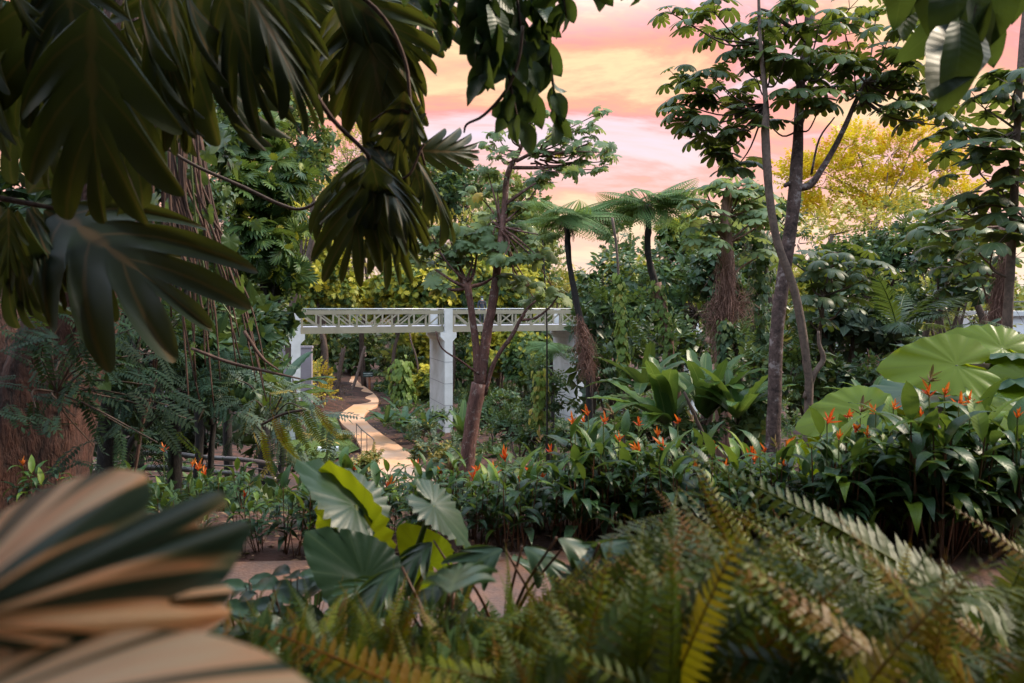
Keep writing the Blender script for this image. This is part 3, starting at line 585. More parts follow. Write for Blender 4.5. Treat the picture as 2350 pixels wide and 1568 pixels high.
# curved railing at left
fp = [(170, 1045, 13.2), (300, 1037, 14.2), (400, 1039, 14.8), (475, 1047, 14.9), (560, 1052, 14.6), (637, 1063, 13.8)]
pts = []
for u, v, D in fp: a = at(u, v, D); pts.append([a[0], a[1], a[2] - 1.18])
P = np.array(pts); o = empty('curved_railing', P[0], 'brown grey metal railing with two thick curved handrails and thin bars beside the giant trunk', 'railing')
def rl(b_, name): b_.V = [v - P[0] for v in b_.V]; b_.build(name, M_fence, o)
b = Bag(); b.tube(P[1:] + [0, -.12, 1.18], .052, 10, sub=5); rl(b, 'handrail')
b = Bag(); b.tube(P + [0, -.14, .88], .055, 10, sub=5); rl(b, 'handrail')
for z in (.98, .78, .64, .50, .34, .18):
    b = Bag(); b.tube(P + [0, .05, z], .016, 6, sub=5); rl(b, 'bar')
for i in range(len(P)):
    b = Bag(); b.box(P[i] + [0, 0, .35], (.085, .06, 1.25)); b.tube([P[i] + [0, 0, .95], P[i] + [0, -.02, 1.08], P[i] + [0, -.12, 1.16]], .012, 6, sub=2); rl(b, 'post')
# white slab by the lawn
b = Bag(); q = at(752, 1031, 33.0); b.box((0, 0, .12), (1.0, .35, .22), .1); o = b.build('stone_slab', M_white, smooth=False); o.location = (q[0], q[1], 0); tag(o, 'low white stone slab at the edge of the small lawn', 'slab')
# walls
b = Bag(); b.box((0, 0, 2.4), (9.5, .4, 4.9), 0); b.box((0, 0, 4.93), (9.6, .5, .14), 0); o = b.build('concrete_wall', M_wall, smooth=False); o.location = (-17.6, 43.5, -.5); o.rotation_euler = (0, 0, .1); tag(o, 'mauve grey concrete wall behind the trees beside the footbridge', 'wall')
wb = empty('white_terrace', (27.6, 33, 0), 'white terrace wall with a thin railing at the far right', 'wall')
b = Bag(); b.box((0, 0, 3.3), (10, 3, 6.6)); b.build('wall', M_white, wb, smooth=False)
b = Bag(); b.box((0, -.1, 6.7), (10.2, 3.4, .22)); b.build('coping', M_conc, wb, smooth=False)
b = Bag(); b.tube([(-5, -1.4, 7.25), (5, -1.4, 7.25)], .03, 6, sub=1); b.tube([(-5, -1.4, 7.0), (5, -1.4, 7.0)], .015, 6, sub=1)
for i in range(9): b.tube([(-5 + i * 1.25, -1.4, 6.8), (-5 + i * 1.25, -1.4, 7.25)], .02, 6, sub=1)
b.build('railing', M_fence, wb)
b = Bag(); b.box((0, 0, 2.6), (3.2, 2.5, 5.2)); b.box((0, 0, 5.3), (3.5, 2.8, .2)); o = b.build('white_building', M_white, smooth=False); o.location = (19.8, 40, 0); tag(o, 'white building glimpsed through dark shrubs behind the paired trunks', 'building')

# ------------------------------------------------------------------ plants
ORD = ['', 'first', 'second', 'third', 'fourth', 'fifth', 'sixth', 'seventh', 'eighth', 'ninth', 'tenth', 'eleventh', 'twelfth', 'thirteenth', 'fourteenth', 'fifteenth', 'sixteenth', 'seventeenth', 'eighteenth', 'nineteenth', 'twentieth']
TENS = {2: 'twenty', 3: 'thirty', 4: 'forty', 5: 'fifty', 6: 'sixty', 7: 'seventy', 8: 'eighty', 9: 'ninety'}
TENO = {2: 'twentieth', 3: 'thirtieth', 4: 'fortieth', 5: 'fiftieth', 6: 'sixtieth', 7: 'seventieth', 8: 'eightieth', 9: 'ninetieth'}
def ordi(n):
    if n <= 20: return ORD[n]
    return TENO[n // 10] if n % 10 == 0 else TENS[n // 10] + ' ' + ORD[n % 10]
def place(parent, me, name, pos, yd, up, sc, org):
    M = frames(pos, np.asarray(yd, float), np.asarray(up, float), 1.0)[0]
    o = bpy.data.objects.new(name, me); COL.objects.link(o); o.parent = parent
    m = Matrix([list(M[0]), list(M[1]), list(M[2]), [0, 0, 0, 1]]); m.translation = Vector(np.asarray(pos, float) - np.asarray(org, float))
    s3 = (sc,) * 3 if np.ndim(sc) == 0 else tuple(sc)
    o.matrix_basis = m @ Matrix.Diagonal((*s3, 1)); return o
def tmesh(tm, name, mat):
    b = Bag(); b.stamp(tm, frames([0, 0, 0], [0, 1, 0], [0, 0, 1]), .45); me = b.mesh(name); me.materials.append(mat); return me
FARB = [bend(lobed(1, .95, 4, 3, 1), d, .3) for d in (.6, 1.0)]
WH['breadfar'] = [whorl(FARB, 8, 45, 110, 2, .6, .4) for _ in range(3)]
FARO = [blade(1, .5, 2, P_ov, 2, d, 0) for d in (.4, 1.0)]
WH['ovfar'] = [spray(FARO[0], 10, 1, .42, 60), spray(FARO[1], 12, 1, .40, 60, droopy=.3), whorl(FARO, 8, 40, 110, 1, .6, .25)]
WH['smfar'] = [spray(FARO[0], 14, 1, .27, 60), spray(FARO[1], 15, 1, .25, 60, droopy=.2)]
#          templates  scale      mode     up   material  density
SPEC = {'bread': ('bread', (.46, .66), 'whorl', .45, M_bread, 1.5), 'breadfar': ('breadfar', (.50, .78), 'whorl', .45, M_bread, 1.9),
        'yel': ('smfar', (.7, 1.1), 'spray', .3, M_yell, 2.2), 'gold': ('smfar', (.7, 1.15), 'spray', .35, M_gold, 1.5), 'dark': ('ov', (.42, .7), 'spray', .25, M_dark, 2.0),
        'darkfar': ('ovfar', (.7, 1.1), 'spray', .3, M_dark, 2.2), 'big': ('ovbig', (.30, .48), 'whorl', .4, M_dark, 1.7), 'grey': ('ov', (.30, .5), 'spray', .3, M_grey, 1.8),
        'lan': ('lan', (.45, .7), 'spray', -.25, M_yell, 1.4), 'cecp': ('cec', (.42, .62), 'whorl', .75, M_cecp, .85), 'cec': ('cec', (.40, .6), 'whorl', .75, M_cec, .85), 'pin': ('pinbr', (.5, .9), 'spray', .2, M_pin, .9),
        'cover': ('ov', (.22, .42), 'spray', .5, M_cover, 2.0), 'band': ('ovbig', (.5, .8), 'whorl', .5, M_cover, 1.5)}
def pxb(l): return [(at(u, v, D), np.array([px(rx, D), px((rx + ry) / 2, D) * .8, px(ry, D)])) for u, v, D, rx, ry in l]
tseed = [100]
def tree(name, label, cat, sp, blobs, dens=1.0, tr=None, bark=None, trunk_pts=None, low=.5, gaps=.25, shell=.5, tint=.45, group=None, topb=.12, part='crown', minn=60, tv=.2, mat=None, tw=.3):
    tseed[0] += 1; key, sc, mode, up, m_, dn = SPEC[sp]; bl = pxb(blobs); c0 = sum(b_[0] for b_ in bl) / len(bl)
    base = np.array([c0[0], c0[1], float(gh(c0[0], c0[1])) - .1]) if trunk_pts is None else np.array(trunk_pts[0])
    o = empty(name, base, label, cat, group); area = sum(b_[1][0] * b_[1][2] for b_ in bl); s_ = (sc[0] + sc[1]) / 2
    n = max(minn, int(dens * dn * 7.5 * area / (s_ * s_))); n = min(n, 2400)
    p, d, C = crown_pts(bl, n, shell, low, gaps, tseed[0]); lb = Bag(); wb_ = Bag()
    foliage(lb, p, d, WH[key], sc, up, .35, mode, tseed[0], tint, tv, wb_, C, tw, topb)
    if trunk_pts is None:
        h = c0[2] - base[2]; r0 = min(.26, max(.04, .018 * h)) if tr is None else tr; k = R.normal(size=2) * .04 * h
        if h > .8: wb_.tube([base - [0, 0, .3], base + [k[0], k[1], h * .4], base + [-k[0], k[1], h * .7], c0], [r0 * 1.2, r0, r0 * .8, r0 * .5], 8, .06)
    else: wb_.tube(trunk_pts, tr, 10, .05)
    for b_ in bl:
        a = (c0 * .6 + base * .4) if trunk_pts is None else np.array(trunk_pts[-1])
        wb_.tube([a, (a + b_[0]) / 2 + R.normal(size=3) * .1 * b_[1][0], b_[0]], [.05 + .01 * b_[1][0], .04, .02], 5, cap=False)
    for q in (lb, wb_): q.V = [v - base for v in q.V]
    lb.build(part, mat or m_, o); 
    if wb_.n: wb_.build('trunk' if cat == 'tree' else 'stem', bark or B_twig, o)
    return o
bgl = [
 ('breadfruit_tree', 'yellow tipped breadfruit tree rising just behind the left white pillar', 'breadfar', [(715, 610, 50, 80, 95), (770, 670, 51, 60, 50)], .5),
 ('broadleaf_tree', 'bright yellow green fine leaved tree behind the left span of the footbridge', 'yel', [(830, 580, 60, 80, 70), (900, 640, 60, 70, 60), (780, 560, 61, 50, 60)], .55),
 ('breadfruit_tree', 'breadfruit tree with pale tips above the middle of the left span', 'breadfar', [(950, 660, 54, 90, 65), (870, 690, 55, 60, 40)], .55),
 ('breadfruit_tree', 'breadfruit tree with lobed leaves directly behind the middle white pillar', 'breadfar', [(1060, 650, 56, 85, 75), (1010, 690, 55, 60, 50)], .5),
 ('breadfruit_tree', 'breadfruit tree behind the right span next to the person', 'breadfar', [(1170, 660, 57, 85, 70), (1110, 680, 56, 60, 55)], .47),
 ('broadleaf_tree', 'yellowish tree standing behind the central row of breadfruit trees', 'yel', [(990, 580, 68, 80, 70), (1060, 560, 69, 70, 70)], .4),
 ('broadleaf_tree', 'tall dark tree behind the hanging leaf cluster in the middle', 'darkfar', [(910, 470, 72, 90, 90), (960, 400, 73, 60, 60), (850, 520, 72, 70, 70)], .4),
 ('broadleaf_tree', 'dark round topped tree right of the central forked trunk', 'darkfar', [(1190, 470, 64, 65, 75), (1200, 590, 64, 75, 90), (1150, 540, 64, 60, 80)], .55),
 ('broadleaf_tree', 'pale green tree at the right end of the footbridge below the sky gap', 'yel', [(1262, 655, 66, 48, 55), (1300, 680, 66, 40, 40)], .35),
 ('broadleaf_tree', 'dark tree with a rounded crown behind the pale open tree', 'darkfar', [(1080, 470, 78, 90, 90), (1040, 420, 78, 60, 70)], .4),
 ('broadleaf_tree', 'airy yellowish tree seen against pale sky left of the dark branch', 'yel', [(800, 380, 70, 50, 80), (840, 330, 70, 40, 60), (770, 450, 70, 50, 60)], .45),
 ('dark_tree', 'dark small leaved tree left of the pale airy tree', 'dark', [(700, 330, 36, 60, 90), (650, 260, 36, 60, 60), (730, 400, 36, 50, 50)], .42),
 ('understorey_tree', 'dark leafy tree under the left span just left of the tan path', 'darkfar', [(720, 830, 60, 60, 60), (760, 790, 60, 50, 40)], .45),
 ('understorey_tree', 'dark tree filling the gap where the tan path disappears', 'darkfar', [(810, 790, 70, 70, 60), (850, 830, 71, 50, 50)], .38),
 ('understorey_tree', 'dark vine covered tree right of the path sign', 'darkfar', [(905, 830, 58, 40, 70), (915, 890, 57, 38, 35)], .5),
 ('breadfruit_tree', 'breadfruit tree under the left span beside the middle pillar', 'breadfar', [(960, 820, 60, 50, 60), (985, 880, 52, 40, 40)], .45),
 ('understorey_tree', 'dark tree behind the forked trunk under the right span', 'darkfar', [(1100, 830, 62, 80, 70), (1060, 890, 60, 50, 40)], .33),
 ('breadfruit_tree', 'breadfruit tree under the right span with yellow young leaves', 'breadfar', [(1130, 815, 54, 60, 45), (1180, 790, 54, 50, 30)], .5),
 ('breadfruit_tree', 'dark lobed tree under the right end of the footbridge', 'breadfar', [(1215, 830, 52, 55, 60), (1260, 850, 50, 55, 60)], .33),
 ('understorey_tree', 'deep green tree below the small tree fern near the right pillar', 'darkfar', [(1300, 850, 56, 60, 70), (1330, 800, 56, 50, 50)], .33),
 ('broadleaf_tree', 'tall yellow green tree rising behind the breadfruit tree left of the footbridge', 'yel', [(740, 500, 58, 70, 80), (700, 440, 58, 60, 60), (800, 500, 60, 60, 60)], .5),
 ('broadleaf_tree', 'dark mottled tree over the middle of the right span', 'darkfar', [(1120, 560, 62, 60, 60), (1080, 600, 62, 60, 50), (1240, 590, 62, 50, 60)], .5),
 ('understorey_tree', 'deep shaded thicket tree behind the left pillar', 'darkfar', [(640, 800, 62, 60, 60), (600, 740, 62, 70, 60)], .3),
 ('understorey_tree', 'deep shaded thicket tree between middle pillar and forked trunk', 'darkfar', [(1010, 780, 72, 70, 60), (1150, 780, 72, 90, 60), (1270, 790, 72, 70, 60), (930, 780, 72, 70, 50)], .25),
 ('broadleaf_tree', 'broad green tree above the concrete wall at the left', 'darkfar', [(450, 620, 52, 90, 110), (350, 640, 52, 90, 100), (550, 600, 52, 90, 110)], .35),
 ('broadleaf_tree', 'distant tall tree behind the giant trunk at the left', 'darkfar', [(120, 560, 50, 120, 130), (260, 480, 50, 110, 140), (20, 620, 50, 80, 110)], .2),
]
for nm, lb_, sp_, bl_, ti in bgl: tree(nm, lb_, 'tree', sp_, bl_, tint=ti + (.24 if ti > .38 else .10), low=.7, gaps=.15, tv=.34, topb=.2)  # tints raised for yellow young leaves and for sunlight painted into the leaf colour
rgl = [
 ('dark_tree', 'dark small leaved tree between the tree fern trunks', 'dark', [(1415, 650, 27, 80, 70), (1380, 740, 27, 60, 90), (1440, 740, 26, 70, 80)], .36),
 ('dark_tree', 'dark leafy tree behind the taller tree fern', 'dark', [(1560, 620, 29, 90, 70), (1520, 700, 28, 80, 80), (1600, 720, 27, 80, 80)], .40),
 ('breadfruit_tree', 'yellow tipped breadfruit tree right of the taller tree fern', 'breadfar', [(1570, 545, 31, 60, 40), (1620, 580, 31, 60, 40)], .62),
 ('dark_tree', 'green tree crowded behind the brown stringy trunk', 'big', [(1640, 640, 24, 70, 70), (1720, 610, 25, 60, 80), (1690, 720, 23, 60, 70)], .46),
 ('yellow_tree', 'green and gold tree below the golden crown', 'yel', [(1900, 540, 34, 90, 45), (2000, 520, 34, 80, 40), (1830, 560, 34, 50, 50)], .5),
 ('dark_tree', 'deep green tree right of the thick pale trunk', 'big', [(1920, 620, 22, 80, 55), (2010, 600, 22, 90, 60), (2080, 570, 22, 80, 50)], .40),
 ('dark_tree', 'very dark tree in the shade below the palm', 'dark', [(1960, 700, 21, 90, 60), (1900, 780, 20, 70, 60), (2040, 790, 20, 80, 60)], .25),
 ('grey_tree', 'grey green broad leaved bush between trunks and big leaves', 'big', [(1880, 740, 15, 60, 60), (1960, 770, 15, 70, 60), (2030, 810, 15, 50, 40)], .35),
 ('dark_tree', 'leafy tree leaning in beneath the far right cecropia', 'big', [(2150, 600, 17, 70, 50), (2220, 650, 17, 60, 50), (2120, 690, 18, 60, 30)], .38),
 ('shrub', 'pale green shrub in front of the white terrace', 'yel', [(2170, 710, 29, 60, 40), (2230, 740, 29, 40, 40)], .15),
 ('dark_tree', 'dark green undergrowth tree right of the right bridge pillar', 'dark', [(1370, 860, 24, 60, 70), (1440, 830, 22, 70, 70)], .30),
 ('dark_tree', 'dark undergrowth tree behind the paddle leaved plants', 'dark', [(1550, 830, 20, 90, 80), (1680, 830, 19, 90, 80)], .33),
 ('dark_tree', 'dark undergrowth tree right of the thick pale trunk base', 'dark', [(1820, 860, 18, 60, 70), (1900, 880, 17, 70, 50)], .36),
 ('broadleaf_tree', 'mid green tree crown on the skyline left of the crossing trunks', 'dark', [(1720, 480, 27, 50, 50), (1790, 520, 27, 50, 50), (1690, 540, 27, 50, 50)], .5),
 ('broadleaf_tree', 'yellow green tree on the skyline below the golden crown', 'yel', [(2080, 510, 30, 60, 40), (2160, 520, 30, 60, 40), (2220, 560, 30, 50, 50)], .35),
 ('broadleaf_tree', 'green tree crown closing the gap right of the golden tree', 'dark', [(2190, 560, 22, 60, 60), (2240, 610, 22, 50, 50), (2130, 620, 22, 50, 50)], .4),
 ('dark_shrub', 'dark shrub hiding the right bridge pillar above its foot', 'dark', [(1345, 770, 23, 30, 45), (1385, 730, 23, 35, 60), (1345, 830, 22, 22, 30)], .28),
 ('broadleaf_tree', 'distant dark tree seen low between the two tree ferns', 'darkfar', [(1350, 690, 60, 40, 40), (1420, 560, 55, 35, 60)], .4),
]
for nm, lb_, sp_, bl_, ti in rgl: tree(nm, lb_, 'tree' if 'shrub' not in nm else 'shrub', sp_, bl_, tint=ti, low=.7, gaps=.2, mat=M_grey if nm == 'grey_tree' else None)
# golden tree
gt = [(1900, 400, 40, 55, 55), (1830, 420, 40, 35, 50), (1960, 330, 40, 45, 40), (2040, 360, 41, 50, 45), (2100, 320, 41, 40, 45), (2150, 390, 41, 50, 40), (2080, 430, 41, 60, 35), (1980, 430, 40, 50, 35), (1870, 500, 40, 50, 40), (2010, 490, 40, 60, 30), (2200, 450, 42, 40, 35), (2215, 370, 42, 28, 28)]
q = at(1990, 640, 40)
tree('golden_tree', 'tall tree with glowing golden yellow crown at the right', 'tree', 'gold', gt, dens=5.5, gaps=.25, low=.6, shell=.2, tint=.5, tw=.08, tr=[.35, .28, .2, .15], bark=B_thin, trunk_pts=[[q[0], 40, 0], [q[0] + .3, 40, 4], at(2000, 560, 40), at(2030, 470, 40)], topb=.2)
# left side masses
lgl = [
 ('breadfruit_tree', 'large breadfruit tree with dark lobed leaves left of the footbridge', 'bread', [(590, 330, 17, 60, 60), (640, 420, 16.5, 65, 60), (560, 440, 16, 60, 60), (650, 520, 17, 60, 60), (590, 560, 16, 70, 60), (650, 610, 17, 45, 50), (540, 250, 17, 45, 50), (680, 450, 18, 40, 40)], .42, 'tree'),
 ('broadleaf_tree', 'dark tree tangled behind the hanging roots above the left pillar', 'dark', [(530, 660, 17, 80, 60), (600, 690, 16, 60, 50), (480, 590, 16, 70, 70)], .50, 'tree'),
 ('broadleaf_tree', 'dark tree behind the hanging roots near the giant trunk', 'dark', [(430, 700, 15, 80, 80), (390, 600, 14, 70, 90), (500, 760, 15, 80, 50)], .42, 'tree'),
 ('broadleaf_tree', 'dark leafy tree in front of the left bridge pillar foot', 'big', [(600, 780, 15, 50, 50), (640, 730, 16, 40, 40), (620, 850, 15, 50, 45)], .32, 'tree'),
 ('dark_tree', 'shadowy tree filling the upper left behind the giant trunk', 'big', [(120, 250, 10, 160, 130), (350, 150, 11, 120, 120), (400, 330, 10.5, 70, 100), (60, 480, 10, 90, 90)], .14, 'tree'),
 ('dark_tree', 'shadowy leafy tree behind the hanging aerial roots', 'big', [(420, 450, 12, 70, 90), (470, 350, 12.5, 60, 80), (470, 540, 12.5, 50, 80), (230, 420, 12, 80, 90)], .22, 'tree'),
 ('dark_tree', 'shaded tree crown behind the uppermost left leaves', 'big', [(500, 120, 14, 60, 80), (250, 60, 13, 120, 90), (440, 230, 13, 60, 80), (60, 60, 12, 120, 100)], .2, 'tree'),
 ('dark_tree', 'shadowy tree behind the giant trunk at the left edge', 'big', [(60, 640, 11, 80, 80), (330, 620, 11, 60, 90), (40, 830, 11, 80, 80)], .12, 'tree'),
 ('grey_shrub', 'grey green fine leaved shrub behind the curved railing', 'grey', [(470, 960, 18, 75, 60), (400, 1010, 18, 60, 40), (540, 980, 18, 50, 50), (430, 900, 19, 60, 40)], .35, 'shrub'),
 ('dark_shrub', 'dark shrub behind the left end of the curved railing', 'grey', [(290, 960, 18, 70, 70), (350, 900, 19, 50, 60), (240, 1020, 17, 50, 50)], .10, 'shrub'),
 ('dark_shrub', 'dark shrub under the leaning stems beside the small lawn', 'dark', [(600, 980, 20, 40, 50), (640, 930, 22, 40, 40), (580, 920, 20, 40, 40)], .35, 'shrub'),
]
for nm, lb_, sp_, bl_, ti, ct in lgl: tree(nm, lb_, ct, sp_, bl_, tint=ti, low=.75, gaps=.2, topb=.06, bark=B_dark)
q = at(400, 1000, 24)
tree('hanging_leaf_tree', 'tree of drooping narrow yellowish leaves behind the top left branches', 'tree', 'lan', [(560, 150, 24, 60, 60), (610, 230, 24, 60, 50), (520, 60, 24, 80, 60), (680, 130, 24, 70, 60), (760, 60, 24, 80, 60), (540, 220, 24, 40, 40), (850, 60, 24, 70, 50), (930, 90, 24, 50, 40), (1000, 95, 24, 45, 25), (640, 40, 24, 80, 60), (480, 160, 24, 50, 60)], dens=1.1, tint=.38, trunk_pts=[[q[0], 24, 0], at(410, 700, 24), at(440, 400, 24), at(520, 180, 24)], tr=[.25, .22, .2, .12], low=.75, gaps=.3)
for lb2, bl_, sp_, ti in (('dark feathery undergrowth between the giant trunk and the concrete wall', [(330, 820, 10, 90, 90), (400, 900, 10, 70, 70), (280, 720, 10, 60, 80)], 'pin', .35),
        ('dark undergrowth tree below the hanging aerial roots', [(450, 840, 11, 80, 80), (520, 800, 11.5, 60, 60), (400, 760, 11, 60, 60), (560, 860, 12, 50, 50)], 'dark', .32),
        ('dark leafy shrub behind the left end of the curved railing posts', [(230, 930, 11, 60, 80), (180, 820, 11, 60, 80)], 'dark', .2)):
    tree('undergrowth_tree', lb2, 'tree', sp_, bl_, tint=ti, low=.8, gaps=.15, bark=B_dark, dens=1.0)
# low shrubs on the flats and the slope
sgl = [
 ('shrub', 'rounded shrub with yellow trailing leaves under the right span', 'cover', [(1250, 905, 26, 50, 55), (1240, 860, 26, 30, 25)], .55),
 ('shrub', 'dark low shrub right of the forked trunk base', 'cover', [(1170, 985, 26, 55, 35), (1220, 1010, 24, 50, 30)], .35),
 ('shrub', 'leafy low shrub right of the middle pillar foot', 'cover', [(1150, 930, 34, 50, 35), (1100, 960, 33, 40, 30)], .3),
 ('shrub', 'low shrub of small leaves below the paddle leaved plants', 'cover', [(1330, 1000, 20, 60, 35), (1400, 1010, 18, 60, 30)], .35),
 ('shrub', 'pale low shrub beside the middle pillar foot', 'grey', [(975, 990, 32, 35, 22), (1000, 960, 36, 30, 20)], .6),
 ('shrub', 'feathery green shrub right of the tan path bend', 'grey', [(985, 1040, 27, 40, 28), (1030, 1055, 24, 40, 25)], .7),
 ('shrub', 'yellow leaved shrub on the mulch left of the tan path', 'yel', [(728, 875, 48, 28, 22), (745, 905, 47, 22, 14)], .75),
 ('shrub', 'small light shrub at the end of the path handrail', 'cover', [(838, 1070, 23, 18, 18), (850, 1050, 24, 12, 16)], .8),
 ('shrub', 'small yellowish shrub at the lawn corner', 'cover', [(788, 1012, 36, 10, 11)], .85),
 ('shrub', 'leafy shrub at the foot of the thick pale trunk', 'cover', [(1700, 940, 13, 60, 50), (1740, 1000, 12.5, 40, 40)], .45),
 ('shrub', 'green shrub between the paddle leaved plants and the pale trunk', 'cover', [(1730, 860, 15, 50, 60), (1690, 800, 16, 40, 40)], .42),
 ('shrub', 'low dark shrub behind the heliconia row in the middle', 'cover', [(1480, 990, 14, 70, 30), (1600, 1000, 13, 60, 30)], .35),
 ('shrub', 'bright leafy shrub climbing beside the thin curved trunk', 'cover', [(1850, 850, 13, 40, 60), (1880, 910, 13, 40, 30)], .55),
 ('shrub', 'dark low shrub behind the broad elephant ears', 'cover', [(1950, 880, 13, 70, 35), (2050, 860, 14, 60, 30)], .2),
 ('shrub', 'green low shrub between lawn and curved railing', 'cover', [(690, 1060, 20, 40, 20), (740, 1085, 18, 40, 20)], .5),
]
for nm, lb_, sp_, bl_, ti in sgl: tree(nm, lb_, 'shrub', sp_, bl_, tint=ti, low=.6, gaps=.15, part='foliage')
# far wood and ground cover (stuff)
tseed[0] = 900
bl = [(np.array([x, 105 + 12 * math.sin(x * .3), 6.5 + 2 * math.sin(x)]), np.array([9, 8, 5.5 + math.sin(x * 1.7)])) for x in np.arange(-110, 130, 9.0)]
p, d, C = crown_pts(bl, 6500, .6, .7, .1, 5); b = Bag(); foliage(b, p, d, WH['ovfar'], (1.6, 2.6), .3, .4, 'spray', 3, .45, .3)
tag(b.build('far_wood', M_yell), 'distant wood closing the valley behind the footbridge', kind='stuff')
b = Bag(); m = 9000; x = R.uniform(-22, 24, m); y = R.uniform(7.5, 62, m) ** 1.0; cu = 1175 + x / y * F
def nearpath(x, y):
    ok = np.zeros(len(x), bool)
    for (l, r_) in zip(Lp0, Rp0): pass
    return ok
PL = np.array([onz(*p) for p in ((905, 1180), (868, 1110), (842, 1057), (812, 998), (783, 970), (783, 949), (822, 917), (799, 890), (803, 872))]); PR = np.array([onz(*p) for p in ((1060, 1180), (985, 1090), (934, 1035), (874, 994), (842, 968), (838, 950), (868, 927), (860, 905), (823, 877))])
xl = np.interp(y, PL[:, 1], PL[:, 0]); xr = np.interp(y, PR[:, 1], PR[:, 0])
kp = ((x < xl - 3.4) | (x > xr + 1.0)) | (y < 19)
lawn = (x < xl) & (x > xl - 7.5) & (y > 24) & (y < 47); kp &= ~lawn
kp &= ~((x > -7) & (x < -1.9) & (y > 19) & (y < 33) & (x < xr + 1.5)); x, y = x[kp], y[kp]
pos = np.stack([x, y, gh(x, y) + .12], -1)
yd = nrm(R.normal(size=(len(x), 3)) * .7 + [0, 0, 1.0]); k = R.integers(0, 3, len(x))
for j in range(3): b.stamp(WH['ov'][j], frames(pos[k == j], yd[k == j], R.normal(size=((k == j).sum(), 3)), R.uniform(.25, .6, (k == j).sum())), R.uniform(.1, .7, (k == j).sum()))
tag(b.build('ground_cover', M_cover), 'leafy ground cover spread over the slope and the flats', kind='stuff')
b = Bag(); m = 1500; x = R.uniform(-2.6, 3.4, m); y = R.uniform(.9, 3.6, m); k = R.integers(0, 3, m); pos = np.stack([x, y, gh(x, y) + .02], -1); yd = nrm(R.normal(size=(m, 3)) * .6 + [0, 0, 1.0])
for j in range(3): q = k == j; b.stamp(WH['ov'][j], frames(pos[q], yd[q], R.normal(size=(q.sum(), 3)), R.uniform(.12, .30, q.sum())), R.uniform(.0, .6, q.sum()))
tag(b.build('ground_cover', M_dark), 'dark low ground cover under the ferns at the near edge of the path', kind='stuff')
# leaf litter on soil
b = Bag(); m = 2600; x = R.uniform(-5, 7, m); y = R.uniform(4.8, 6.4, m); b.stamp(LV['ov'][0], frames(np.stack([x, y, gh(x, y) + .015], -1), R.normal(size=(m, 3)) * [1, 1, .15], [0, 0, 1] + R.normal(size=(m, 3)) * .3, R.uniform(.03, .09, m)), R.uniform(0, 1, m))
m = 5000; x = R.uniform(-16, 2, m); y = R.uniform(28, 60, m); on = (x > np.interp(y, PL[:, 1], PL[:, 0]) - .1) & (x < np.interp(y, PR[:, 1], PR[:, 0]) + .1); x, y = x[~on], y[~on]
m = len(x); b.stamp(LV['ov'][0], frames(np.stack([x, y, gh(x, y) + .03], -1), R.normal(size=(m, 3)) * [1, 1, .3], [0, 0, 1] + R.normal(size=(m, 3)) * .4, R.uniform(.08, .22, m)), R.uniform(0, 1, m))
m = 120; x = R.uniform(-3, 6, m); y = R.uniform(3.7, 5.1, m); b.stamp(LV['ov'][0], frames(np.stack([x, y, x * 0 + 5.275], -1), R.normal(size=(m, 3)) * [1, 1, .1], [0, 0, 1] + R.normal(size=(m, 3)) * .25, R.uniform(.03, .08, m)), R.uniform(0, 1, m))
tag(b.build('leaf_litter', M_dead), 'brown leaf litter scattered on the mulch beds', kind='stuff')
bl = [(np.array([x, -11 + 2 * math.sin(x), 13 + 2 * math.sin(x * 1.3)]), np.array([5, 4, 9.])) for x in np.arange(-26, 28, 6.0)] + [(np.array([sx * 25.0, y, 9.]), np.array([3.5, 5, 8.])) for sx in (-1, 1) for y in (-4, 4, 12)]
p, d, C = crown_pts(bl, 3600, .5, .7, .05, 6); b = Bag(); foliage(b, p, d, WH['ovfar'], (1.3, 2.2), .3, .4, 'spray', 8, .3, .3)
tag(b.build('added_shade_wood', M_dark), 'unseen dark wood added behind and beside the viewpoint to block sky light', kind='stuff')  # out of view, added to cut the fill light from behind
# ---- forked tree in the middle (D 20)
D1 = 20.0
def A(*l): return [at(u, v, D1 + (dd if dd else 0)) for u, v, *r_ in l for dd in [r_[0] if r_ else 0]]
base = at(1066, 1160, D1); base[2] = float(gh(base[0], D1)) - .1
ft = empty('forked_tree', base, 'reddish trunk forking in front of the footbridge with a thin pale crown', 'tree')
tb = Bag()
tb.tube([base, *A((1070, 1080), (1082, 980), (1100, 880))], [px(20, D1), px(18, D1), px(16.5, D1), px(18, D1)], 12, .05, .06)
tb.tube(A((1100, 890), (1092, 790), (1080, 700), (1072, 655)), [px(12, D1), px(8.5, D1), px(7.5, D1), px(9, D1)], 10, .05)
tb.tube(A((1102, 890), (1115, 780), (1130, 700), (1142, 610), (1150, 540)), [px(13, D1), px(11.5, D1), px(10, D1), px(9, D1), px(7, D1)], 10, .05)
tb.tube(A((1150, 545), (1158, 470, .3), (1165, 400, .5), (1195, 340, .4), (1208, 300, .3)), [px(8, D1), px(7, D1), px(7, D1), px(5, D1), px(3, D1)], 8, .05)
tb.tube(A((1112, 905), (1135, 830), (1175, 770), (1205, 715), (1230, 690)), [px(6, D1), px(5, D1), px(5, D1), px(3.5, D1), px(2, D1)], 6, .05)
tb.tube(A((1195, 735), (1230, 730), (1262, 705), (1280, 680)), [px(3.5, D1), px(3, D1), px(2.5, D1), px(1.5, D1)], 5)
tb.tube(A((1100, 860, -.1), (1060, 830, -.3), (1015, 800, -.4), (1000, 760, -.4)), [px(3, D1), px(2.5, D1), px(2, D1), px(1.5, D1)], 5)
tb.tube(A((1160, 470, .3), (1200, 440), (1230, 420)), [px(5, D1), px(3.5, D1), px(2, D1)], 6)
tb.tube(A((1178, 385, .4), (1240, 385), (1290, 380), (1330, 370)), [px(4.5, D1), px(4, D1), px(3, D1), px(1.5, D1)], 6)
